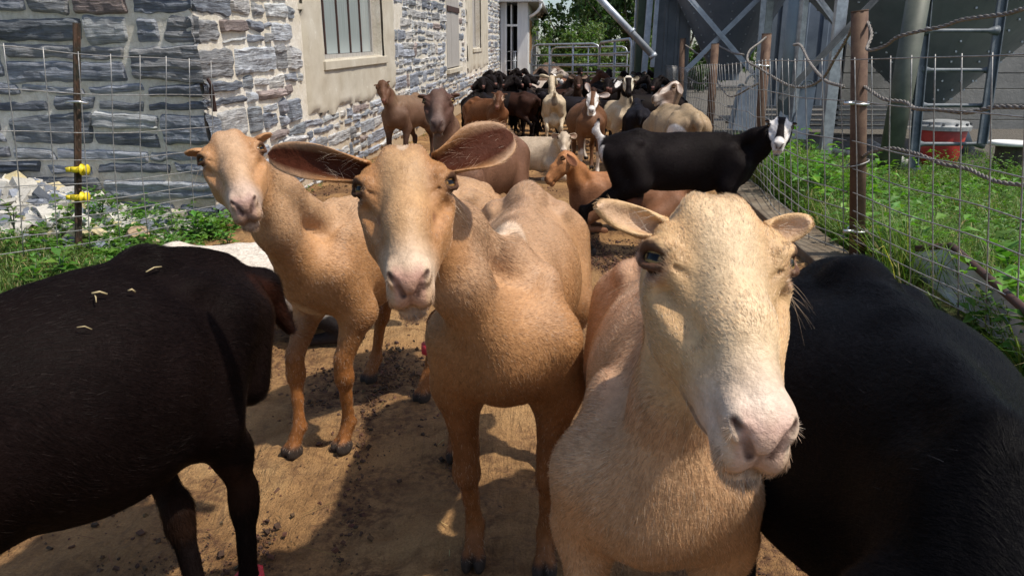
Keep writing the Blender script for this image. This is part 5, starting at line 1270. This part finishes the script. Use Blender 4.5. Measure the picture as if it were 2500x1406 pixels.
def coat_basic(base, leg=None, legw=.12, muz=None, nose=(.42,.20,.16), face=None, back=None, inner=None, spots=(), legz=.42, nosedark=(.06,.03,.025), var=.12, eyering=None, bridge=None):
    """colour of the coat by place on the animal. X in unit-goat coordinates, h in head coordinates"""
    base = np.array(base)
    def fn(X, h, N, s):
        c = np.tile(base, (len(X), 1))
        dh = np.linalg.norm(h - np.array((0,.04,-.01)), axis=1); inh = sstep(.18, .12, dh)
        n1 = vnoise(X, 7); n2 = vnoise(X+3, 16)
        if back is not None: c = blend(c, sstep(.60, .70, X[:,2] + .03*n1)*(1-inh)*.8, back)
        if leg is not None: c = blend(c, sstep(legz, legz-legw, X[:,2] + .03*n1)*(1-inh), leg)
        c = c*(1 + var*n1 + var*.5*n2)[:, None]
        if face is not None: c = blend(c, inh*.9, face)
        if bridge is not None: c = blend(c, inh*sstep(.040, .018, np.abs(h[:,0]) + .006*n2)*sstep(-.10,-.02, h[:,1])*sstep(-.03,.0,h[:,2]), bridge)
        if eyering is not None:
            for q in (-1, 1): c = blend(c, sstep(.030, .016, np.linalg.norm((h-np.array((q*.062,.004,.006)))*np.array((1,1,1.3)), axis=1)), eyering)
        if muz is not None: c = blend(c, inh*sstep(.10, .16, h[:,1] + .012*n2), muz)
        for (ctr, r, col, sp) in spots:      # sp 'b' body coords, 'h' head coords
            Y = h if sp == 'h' else X
            d = np.linalg.norm((Y-np.array(ctr))/np.array(r), axis=1) + .12*vnoise(X, 25)
            w = sstep(1.08, .92, d)*(inh > .3 if sp == 'h' else inh < .7)
            c = blend(c, w, col)
        for q in (-1, 1):        # rim of the eye
            e = np.array([q*.056, .002, .006]) + unit((q*.78,.24,.58))*.011; c = blend(c, inh*sstep(.0188, .0158, np.linalg.norm((h-e)*np.array((1,.92,1.25)), axis=1))*.85, (.06,.03,.02) if base.mean() > .05 else (.01,.008,.008))
        pad = sstep(.023, .017, np.abs(h[:,0]))*sstep(.160, .170, h[:,1])*sstep(-.034,-.026,h[:,2])*sstep(.022,.012,h[:,2])*inh
        c = blend(c, pad, nose)
        for q in (-1, 1):
            for (p0, p1, r0) in (((q*.0185,.186,.008), (q*.0085,.193,-.011), .0040), ((q*.0185,.186,.008), (q*.0260,.174,.013), .0034)):
                p0 = np.array(p0); ab = np.array(p1)-p0; tt = np.clip(((h-p0)@ab)/ab.dot(ab), 0, 1); c = blend(c, sstep(r0+.0025, r0-.001, np.linalg.norm(h-p0-tt[:, None]*ab, axis=1)), nosedark)
        c = blend(c, inh*sstep(.0035,.001, np.abs(h[:,0]))*sstep(.182,.190,h[:,1])*sstep(-.006,-.012,h[:,2])*.7, nosedark)
        mo = sstep(.0055,.002, np.abs(h[:,2] + .045))*sstep(.10,.13,h[:,1])*inh; c = blend(c, mo*.6, nosedark)
        return c
    return fn
def mid(*a): return sum(np.array(x, float) for x in a)/len(a)
M_RED = NT('red_band'); M_RED.base((.55,.03,.05)); M_RED.set(Roughness=.5); M_RED = M_RED.mat
M_PINK = NT('pink_band'); M_PINK.base((.80,.12,.16)); M_PINK.set(Roughness=.5); M_PINK = M_PINK.mat

FAST_GOATS = False
# --- centre goat, large upright ears
F1, F2 = G(1158, 1378), G(1330, 1400); H1 = G(1347, 1150)
pos = np.array([.015, 1.72]); yaw = math.atan2(-(-.06-.13), -1)   # facing the camera, slightly left
def yaw_to(dx, dy): return math.atan2(-dx, dy)
yaw = yaw_to(-.09, -1)
tan2 = coat_basic((.43,.225,.095), leg=(.24,.095,.033), legw=.24, muz=(.58,.43,.30), nose=(.48,.24,.20), face=(.40,.195,.075), bridge=(.50,.30,.145), back=(.50,.31,.18), legz=.56,  # brown carried up the chest: leg colour plus shade put into the coat
    spots=[((0,-.055,.03),(.008,.02,.03),(.60,.44,.30),'h'), ((.02,.22,.70),(.05,.06,.06),(.70,.53,.38),'b'), ((-.03,.05,-.01),(.012,.025,.02),(.24,.11,.05),'h'), ((.03,.05,-.01),(.012,.025,.02),(.27,.13,.07),'h')], eyering=(.22,.11,.055))
goat('tan goat with large upright ears facing the camera in the middle front', pos, yaw,
     dict(s=1.06, bw=.95, feet_w=dict(FR=F1, FL=F2, HL=H1, HR=G(1115,1120)), neck=.88, tail='down'), tan2,
     dict(eye=W(990,464,1.17), nose=W(1000,712,1.03), side=(-1,-.16,-.085)),
     ears=[dict(base=(.049,-.030,.006), d=(1,-.44,.0), nrm=(.10,.62,.75), L=.165, Wd=.052, cup=.85, ebase=.62, hair=34, hairc=(.62,.47,.34)),
           dict(base=(-.047,-.032,.006), d=(-1,-.55,.05), nrm=(-.10,.45,.85), L=.136, Wd=.074, cup=.75, ebase=.5, hair=30, hairc=(.62,.42,.30))],
     ear_in=(.06,.017,.008), bands=[('HL', .40, M_PINK)], res=(.0028,.0085), fur=300000, furp=dict(len=.012, rad=.00026, tip=.08, tipc=(.85,.68,.50), ridge=1.0), group='tan and cream goats at the front')
# --- cream goat on the right
cream = coat_basic((.55,.335,.18), leg=(.50,.30,.15), muz=(.68,.54,.43), nose=(.56,.34,.29), face=(.60,.39,.19), bridge=(.68,.50,.30), back=(.55,.33,.20), eyering=(.42,.22,.13))
goat('cream goat with tiny ears, head closest to the camera on the right', (.262,1.23), yaw_to(-.13, -.60),
     dict(s=1.0, bw=.92, neck=.84), cream,
     dict(eye=W(1752,648,.80), nose=W(1872,1108,.655), side=(-1,-.19,-.03)),
     ears=[dict(base=(.049,-.036,.004), d=(1,-.20,.15), nrm=(.0,.55,.8), L=.078, Wd=.026, cup=1.05, curl=.75, ebase=.75, thick=.004, round_=.5, hair=10, hairc=(.9,.8,.65)),
           dict(base=(-.049,-.036,.004), d=(-1,-.35,.10), nrm=(.0,.55,.8), L=.050, Wd=.026, cup=1.0, curl=1.0, ebase=.75, thick=.004, round_=.5, hair=10, hairc=(.9,.8,.65))],
     ear_in=(.55,.36,.22), res=(.0026,.0085), fur=300000, furp=dict(len=.016, tip=.09, tipc=(.92,.78,.58), rad=.00022, head=4, hlen=.52), eye=(.36,.22,.08), group='tan and cream goats at the front')
# --- tan goat on the left
tan1 = coat_basic((.43,.225,.095), leg=(.27,.105,.03), legw=.2, muz=(.52,.38,.29), nose=(.40,.24,.22), face=(.44,.23,.10), bridge=(.53,.34,.20), back=(.50,.31,.17), legz=.46, eyering=(.25,.12,.06), spots=[((0,.33,.42),(.05,.1,.09),(.62,.44,.27),'b')])
goat('tan goat with tiny ears standing left of the large eared goat', (-.36,2.30), yaw_to(-.42,-.60),
     dict(s=1.0, bw=1.0, neck=.95, feet_w=dict(FR=G(722,1112), FL=G(842,1100), HR=G(907,932), HL=G(1035,978))), tan1,
     dict(eye=W(568,385,1.68), nose=W(600,512,1.555), side=(-1,.02,.04)),
     ears=[dict(base=(.048,-.036,.006), d=(1,-.45,.25), nrm=(.3,.7,-.5), L=.05, Wd=.038, cup=.6, curl=.8, thick=.004, round_=.45),
           dict(base=(-.048,-.036,.006), d=(-.9,-.45,.40), nrm=(-.3,.7,-.5), L=.05, Wd=.038, cup=.6, curl=.8, thick=.004, round_=.45)],
     ear_in=(.45,.24,.12), bands=[('HL', .55, M_RED)], res=(.0034,.009), fur=210000, furp=dict(len=.012, rad=.0003, tip=.12, tipc=(.85,.7,.55)), group='tan and cream goats at the front')
# --- black goats at the front
blk = coat_basic((.0045,.0042,.005), leg=(.005,.004,.004), var=.3)
brn = coat_basic((.0075,.0045,.0042), leg=(.006,.004,.004), spots=[((-.10,-.46,.46),(.07,.08,.22),(.022,.008,.005),'b'),((.10,-.46,.46),(.07,.08,.22),(.022,.008,.005),'b'),((0,-.10,.30),(.2,.35,.08),(.018,.009,.006),'b')], var=.3)
B1 = goat('dark brown goat seen from its rump, cut off by the left edge', (-.745,1.09), yaw_to(-.30,-.95),
     dict(s=1.03, bw=1.22, bz=1.28, tail='none', tailp=[((0,-.44,.655),(-.045,-.51,.61),.026,.032),((-.045,-.51,.61),(-.085,-.54,.51),.034,.014)], ho=dict(eyes=False), feet_w=dict(HL=G(597,1535), HR=G(480,1600)), hs=1.0), brn, dict(at=(0,.62,.86), f=(0,.75,-.6)),
     ears=[], bands=[('HL', .0, M_RED)], res=(.009,.009), fur=260000, furp=dict(len=.020, rad=.00020, lift=.10, tip=.03, tipc=(.06,.045,.04)), group='dark goats at the front')
goat('black goat with its back below the camera in the lower right corner', (.50,.90), yaw_to(-.14,-.75),
     dict(s=1.06, bw=1.36, bz=1.2, sh=.6, ho=dict(eyes=False), hs=1.0), blk, dict(at=(0,.60,.42), f=(0,.6,-.75)),
     ears=[], res=(.009,.009), fur=300000, furp=dict(len=.018, rad=.00018, lift=.10, tip=.004, tipc=(.08,.08,.09)), group='dark goats at the front')

def on_goat(o, u, v):
    me = o.data; n = len(me.vertices); X = np.empty(n*3); me.vertices.foreach_get('co', X); X = X.reshape(-1, 3); c_, s_ = cos(o.rotation_euler.z), sin(o.rotation_euler.z)
    Xw = X @ np.array([[c_, s_, 0], [-s_, c_, 0], [0, 0, 1]]) + np.array(o.location); r = ray(u, v); r = r/np.linalg.norm(r); d = Xw - (0, 0, CAM_H); t = d @ r; off_ = np.linalg.norm(d - t[:, None]*r, axis=1)
    k = np.where((off_ < .012) & (t > .2))[0]; return Xw[k[np.argmin(t[k])]]
M_STRAW = NT('straw_stalk'); M_STRAW.base((.40,.32,.17)); M_STRAW.set(Roughness=.6); M_STRAW = M_STRAW.mat
for pts, r_, lab in (([(370,662),(392,656),(412,652)], .0022, 'straight pale straw on the rump of the dark brown goat'), ([(240,712),(252,714),(265,712)], .0030, 'short crumpled straw bit on the back of the dark brown goat'), ([(238,722),(246,735)], .0018, 'tiny bent straw below the crumpled bit on the dark goat'), ([(320,710),(332,705),(340,708)], .0030, 'small straw tuft right of the crumpled bit on the dark goat'), ([(212,800),(228,786),(242,790),(244,808)], .0016, 'curled thin straw low on the flank of the dark brown goat')):
    m = MB(); a_, b_ = on_goat(B1, *pts[0]), on_goat(B1, *pts[-1]); P_s = np.array([a_, (a_+b_)/2 + (.002,-.002,.004), b_]) + np.array((.0,-.006,.010)); m.tube(P_s, r_*.6, 6); o = m.build('straw_stalk', M_STRAW, None, True); tag(o, lab, 'straw', 'straw bits on the dark goat')
# ------------------------------------------------------------------ the herd behind
def stripes(col=(.78,.74,.70), br=(.02,.016,.015), nose=(.03,.025,.025)):
    return [((q*.040,.02,.015),(.022,.12,.05),col,'h') for q in (-1,1)] + [((0,.155,-.02),(.055,.045,.055),col,'h')]
BLK = (.013,.010,.010); DBR = (.045,.022,.016); BRN = (.12,.055,.030); RBR = (.16,.065,.028); FAWN = (.34,.235,.14); CRM = (.58,.46,.31); GRYB = (.15,.085,.055)
def elf(l=.045): return [dict(base=(q*.046,-.036,.006), d=(q,-.5,.3), nrm=(q*.3,.7,-.5), L=l, Wd=.032, cup=.7, curl=.8, thick=.006, round_=.3, n=(8,5)) for q in (1,-1)]
def airp(dz=.1, l=.13): return [dict(base=(q*.046,-.034,.006), d=(q,-.35,dz), nrm=(q*.1,.6,.6), L=l, Wd=.06, cup=.7, thick=.005, n=(10,7)) for q in (1,-1)]
GR = 'goats of the herd in the lane'
goat('black goat with white stripes on its face standing sideways by the fence', (.99,4.48), yaw_to(1,-.10),
     dict(s=1.0, bw=.98, udder=True, tail='up', neck=.85, feet_w=dict(HR=G(1440,622), HL=G(1520,560))), coat_basic(BLK, leg=(.012,.009,.008), nose=(.03,.025,.025), var=.3,
        spots=stripes() + [((0,-.50,.70),(.05,.05,.09),(.75,.70,.66),'b'), ((.06,-.48,.60),(.035,.05,.07),(.7,.65,.6),'b'), ((-.10,-.42,.10),(.06,.10,.14),(.55,.45,.35),'b'), ((.10,-.42,.10),(.06,.10,.14),(.55,.45,.35),'b'), ((0,-.28,.28),(.12,.09,.10),(.16,.07,.05),'b')]),
     dict(eye=AtY(1905,312,4.28), nose=AtY(1901,360,4.125), side=(-1,.10,-.03)), elf(), ear_in=(.5,.42,.36), res=(.0055,.011), fur=60000, furp=dict(len=.016, rad=.00035, lift=.2), group=GR)
goat('orange brown goat lying down in front of the cream one, face to the left', (.80,5.20), yaw_to(-1,-.08),
     dict(s=.95, lie=True), coat_basic((.40,.17,.06), leg=(.22,.10,.05), nose=(.08,.04,.03), var=.15), dict(eye=AtY(1372,392,5.05), nose=AtY(1337,434,5.0), side=(.1,1,0), len=1),
     [dict(base=(q*.046,-.035,.0), d=(q*.55,.25,-.85), nrm=(q*.8,.2,.3), L=.12, Wd=.06, cup=.5, thick=.005, n=(10,7)) for q in (1,-1)], ear_in=(.25,.10,.05), res=(.0055,.011), fur=40000, furp=dict(len=.014, rad=.0004), group=GR)
goat('pale cream goat lying down with its face to the camera', (.16,7.75), yaw_to(1,-.25), dict(s=1.0, lie=True, bw=1.05), coat_basic((.50,.40,.29), muz=(.62,.52,.42), nose=(.30,.16,.13), back=(.56,.47,.35)),
     dict(eye=AtY(1377,338,7.45), nose=AtY(1376,373,7.31), side=(-1,.1,0)), airp(-.5,.10), ear_in=(.35,.22,.15), res=(.007,.012), fur=30000, furp=dict(len=.018, rad=.0005, ridge=1.5), group=GR)
goat('brown goat with a white face and brown blaze facing the camera', (.80,8.2), yaw_to(.0,-1), dict(s=1.03, bw=1.45, bz=1.2), coat_basic((.15,.07,.035), nose=(.05,.03,.03), spots=stripes() + [((q*.09,.27,.10),(.06,.09,.20),(.60,.52,.44),'b') for q in (-1,1)]),
     dict(eye=AtY(1447,240,7.9), nose=AtY(1443,274,7.75), side=(-1,0,0)), [dict(base=(.03,-.06,.02), d=(.5,-1.0,.1), nrm=(.1,.6,.6), L=.12, Wd=.06, cup=.7, thick=.005, n=(10,7))] + airp(-.1)[1:], ear_in=(.5,.42,.38), res=(.007,.012), fur=25000, furp=dict(len=.014, rad=.0005), group=GR)
goat('cream goat seen from behind with ears out to the sides', (.60,11.3), yaw_to(.02,1), dict(s=1.03, udder=True, tail='up', bw=1.05, z=float(gz(0,12.6))), coat_basic((.56,.46,.32), muz=(.5,.4,.3), spots=[((0,-.47,.62),(.045,.05,.07),(.20,.16,.12),'b')]),
     dict(at=(.0,.50,.93), f=(.35,.9,-.3), side=(1,-.35,0)), airp(.15,.15), ear_in=(.45,.3,.2), res=(.012,.013), group=GR)
goat('reddish brown goat turning its face to the camera beside the wall crowd', (-.34,10.2), yaw_to(.55,-.85), dict(s=.98), coat_basic(RBR, leg=DBR, face=(.10,.045,.025), spots=[((q*.052,.02,.0),(.02,.04,.03),(.45,.30,.20),'h') for q in (-1,1)]),
     dict(eye=AtY(1218,236,9.75), nose=AtY(1213,265,9.61), side=(-1,.1,.1)), elf(.06), ear_in=(.6,.55,.5), res=(.0085,.013), fur=15000, furp=dict(len=.014, rad=.0007), group=GR)
goat('dark brown goat standing beside the cream rump, head hidden in the crowd', (-.02,11.9), yaw_to(-.75,.55), dict(s=1.02, z=float(gz(0,11.4))), coat_basic(DBR, leg=BLK), dict(at=(0,.58,.78), f=(0,.7,-.6)), elf(), group=GR)
goat('greyish brown goat with its mouth open beside the plastered wall', (-1.18,8.75), yaw_to(-.25,-1), dict(s=1.10, bw=1.0), coat_basic(GRYB, leg=(.07,.04,.03), face=(.13,.065,.04), back=(.23,.145,.085)),
     dict(eye=AtY(934,213,8.25), nose=AtY(938,250,8.12), side=(-1,.25,0)), elf(), ear_in=(.1,.06,.04), res=(.007,.012), fur=25000, furp=dict(len=.014, rad=.0005), group=GR)
goat('purplish brown goat with a long dark face looking over behind the big ear', (-.17,4.0), yaw_to(-.30,-.9), dict(s=1.05, bw=1.0, neck=.95), coat_basic((.17,.085,.05), leg=(.09,.045,.026), face=(.080,.040,.030), bridge=(.14,.085,.065), nose=(.06,.04,.04), muz=(.14,.095,.08), back=(.23,.13,.085)),
     dict(eye=AtY(1071,250,3.45), nose=AtY(1066,309,3.285), side=(-1,.1,.02)), elf(.055), ear_in=(.12,.08,.06), res=(.0045,.010), fur=70000, furp=dict(len=.012, rad=.0003), eye=(.42,.26,.08), group=GR)
goat('fawn goat with its head turned left, standing rump first beyond the black goat', (1.33,6.35), yaw_to(-.12,1), dict(s=1.10, bw=1.05, neck=1.0), coat_basic(FAWN, face=(.17,.105,.075), leg=(.5,.42,.33), back=(.42,.31,.18), muz=(.5,.42,.36), nose=(.05,.035,.03), spots=[((q*.035,.03,.02),(.018,.11,.03),(.62,.52,.44),'h') for q in (-1,1)] + [((-.12,-.40,.56),(.07,.09,.06),(.8,.75,.7),'b')]),
     dict(eye=AtY(1638,216,6.72), nose=AtY(1590,243,6.66), side=(.05,1,0)), [dict(base=(q*.046,-.045,.0), d=(q*.5,.3,-.6), nrm=(q*.8,.2,.3), L=.10, Wd=.05, cup=.5, thick=.005, n=(10,7)) for q in (1,-1)], ear_in=(.45,.36,.3), res=(.006,.012), fur=35000, furp=dict(len=.014, rad=.0005), group=GR)
goat('black goat with a cream belt and a black and white face', (1.10,9.2), yaw_to(.62,-.75), dict(s=1.0, tail='down'), coat_basic(BLK, nose=(.02,.02,.02), spots=[((0,.24,.5),(.4,.17,.5),CRM,'b'), ((0,-.08,.01),(.06,.07,.06),(.66,.6,.5),'h'), ((.045,.03,-.01),(.018,.12,.05),(.62,.55,.42),'h'), ((-.045,.03,-.01),(.018,.12,.05),(.62,.55,.42),'h'), ((0,-.42,.15),(.2,.15,.18),(.5,.42,.34),'b')]),
     dict(eye=AtY(1534,200,8.9), nose=AtY(1535,232,8.77), side=(-1,.05,0)), airp(-.15,.09), ear_in=(.3,.25,.18), res=(.007,.012), fur=20000, furp=dict(len=.014, rad=.0006), group=GR)
# lying or resting behind the rump of the near dark goat
goat('white and black goat lying in the grass edge behind the dark brown rump', (-1.06,2.92), yaw_to(.75,.20), dict(s=.98, lie=True, bw=1.05), coat_basic((.66,.60,.52), back=(.62,.62,.62), spots=[((0,-.42,.40),(.4,.14,.5),(.03,.025,.02),'b'), ((0,.30,.05),(.4,.4,.11),(.03,.025,.025),'b')]),
     dict(at=(0,.60,.40), f=(0,.8,-.5)), elf(), res=(.009,.011), fur=45000, furp=dict(len=.018, rad=.00035), group=GR)
# the crowd
def head_up(t=0, dz=0): return dict(at=(.18*sin(t), .50+.02*cos(t), .92+dz), f=(sin(t)*.9, .85*cos(t), -.45), side=(cos(t), -sin(t), 0))
CR = [ # u, Y, direction, colour, head turn, ears, label, extra
 (1178,13.2,(.3,-1),BLK,.2,0,'black goat nearest the wall in the front of the crowd',None),
 (1205,15.5,(-.1,1),BLK,1.3,0,'black goat with its head raised against the rough wall, seen from behind',None),
 (1222,13.4,(.9,-.5),BLK,-.7,0,'black goat with pale ear tips facing right in the crowd','tip'),
 (1243,17.6,(.1,1),BLK,2.2,0,'black goat in front of the white door frame',None),
 (1256,15.0,(-.8,.6),BLK,.4,0,'black goat turned left below the dark doorway',None),
 (1240,11.9,(-.7,-.7),BLK,.2,0,'black goat behind the reddish brown goat',None),
 (1262,18.6,(.3,1),BLK,-1.9,0,'black goat inside the shed doorway',None),
 (1282,13.6,(1,.2),BLK,.8,1,'black goat with a small striped face looking back','st'),
 (1312,16.2,(1,.05),(.48,.40,.34),.3,0,'whitish goat with a long pale back below the gate',None),
 (1285,17.8,(.4,.9),BLK,1.6,0,'black goat leaning to the white shed wall',None),
 (1308,18.3,(-.2,1),BLK,-1.4,0,'black goat with its rump to the gate end post',None),
 (1330,13.6,(1,-.2),(.05,.035,.028),.6,0,'black and tan goat behind the cream ears','tan'),
 (1372,17.6,(-.35,-1),(.22,.10,.05),.2,0,'rusty goat with a pale speckled face near the mulch heap','pale'),
 (1375,13.4,(.85,-.5),DBR,.3,0,'chocolate goat with its face lowered beside the cream ears','low'),
 (1410,11.4,(-.9,.5),(.022,.02,.024),.5,0,'blackish goat with a smooth round side behind the white faced brown goat','low'),
 (1408,16.0,(1,-.1),(.10,.045,.03),.4,0,'brown goat with a white mark on its side in mid crowd','sp'),
 (1425,14.2,(1,.2),BLK,.1,0,'black goat with its back level behind the brown marked goat','low'),
 (1452,17.2,(.1,-1),(.06,.032,.026),.1,0,'dark brown goat facing the camera in front of the short gate',None),
 (1465,10.8,(.2,-1),BLK,.3,0,'black goat peering between the blaze faced goat and the belted goat',None),
 (1482,15.6,(.5,-.9),BLK,-.3,0,'black goat before the right part of the gates',None),
 (1500,17.4,(-.3,-1),BLK,.2,0,'black goat farthest back at the short gate',None),
 (1520,13.5,(-1,.1),BLK,.2,0,'black goat broadside behind the belted goat','low'),
 (1560,8.4,(.1,1),(.015,.014,.018),.3,0,'big black goat seen from behind between belted and fawn goat','low'),
 (1590,10.2,(-1,-.35),BLK,-.5,0,'black goat with a slanting white stripe on its face','sl'),
 (1573,16.0,(.1,1),BLK,2.0,0,'black goat under the end of the slanted tube',None),
 (1600,13.0,(.2,1),BLK,-1.8,0,'black goat with a raised head by the ribbed tank',None),
 (1622,12.6,(-.2,1),BLK,1.5,0,'black goat with a raised head pressed to the wire',None),
 (1558,12.2,(-.4,-1),BLK,.3,0,'black goat standing under the green post',None),
 (1392,19.0,(.6,-1),BLK,.4,0,'black goat peeking at the gate beside the mulch',None),
 (1195,16.8,(.3,1),BLK,-1.5,0,'black goat pressed between wall and door frame',None),
 (1172,11.2,(-.2,1),BLK,1.2,0,'black goat with its rump to the camera close to the stone wall',None),
 (1205,11.9,(.2,1),BLK,2.0,0,'black goat seen from behind just left of the reddish brown head',None),
 (1228,14.4,(.1,1),BLK,-2.0,0,'black goat seen from behind in the thick of the left crowd',None),
 (1248,12.6,(.5,-.9),BLK,.1,0,'black goat facing the camera in the left part of the crowd',None),
 (1275,12.5,(-.3,-1),BLK,.3,0,'black goat facing the camera beside the small striped face',None),
 (1215,12.5,(.5,-.8),BLK,-.1,0,'black goat between the wall goats and the doorway goats, facing forward',None),
 (1158,11.9,(.3,-1),BLK,.1,0,'black goat facing the camera at the very foot of the stone wall',None),
 (1192,12.9,(.1,-1),BLK,-.2,0,'black goat facing the camera, second from the wall in the crowd',None),
 (1400,12.4,(.1,-1),(.05,.028,.02),.1,1,'dark brown goat facing the camera behind the blaze faced goat',None),
 (1432,13.0,(-.1,-1),BLK,.0,1,'black goat with sideways ears in the middle of the crowd',None),
 (1610,11.2,(-.2,-1),BLK,.2,0,'black goat facing the camera between the ribbed tank and the fawn goat',None),
 (1545,14.6,(.1,-1),BLK,.1,1,'black goat with sideways ears before the green post',None),
 (1335,12.6,(-.2,1),BLK,.1,0,'black goat hidden behind the cream rump','low'),
]
for k, (u, Y, dr, colr, turn, er, lab, ex) in enumerate(CR):
    zz = float(gz(0, Y)); sp = []
    if ex == 'st': sp = stripes()
    if ex == 'tip': sp = [((0,.16,-.02),(.05,.03,.05),(.4,.36,.33),'h')]
    if ex == 'pale': sp = [((0,.06,0),(.1,.14,.1),(.50,.45,.40),'h')]
    if ex == 'tan': sp = [((0,0,.42),(.3,.4,.10),(.36,.22,.10),'b')]
    if ex == 'sp': sp = [((-.15,.0,.55),(.06,.03,.08),(.6,.55,.5),'b'), ((.15,.0,.55),(.06,.03,.08),(.6,.55,.5),'b')]
    if ex == 'sl': sp = [((q*.038,.02,.015),(.020,.10,.04),(.75,.72,.70),'h') for q in (-1,1)]
    hd = head_up(turn) if ex != 'low' else dict(at=(.12*sin(turn), .60, .70), f=(sin(turn), .6, -.75), side=(cos(turn), -sin(turn), 0))
    goat(lab, ((u-1250)/1925*Y, Y), yaw_to(*dr), dict(s=1.0+.05*sin(k*1.7), bw=1.0+.08*sin(k*2.3), z=zz), coat_basic(colr, spots=sp, var=.25), hd, elf(.05) if not er else airp(.1, .10), ear_in=(.08,.06,.05) if colr is BLK else (.2,.13,.09), res=(.013,.013), group=GR)
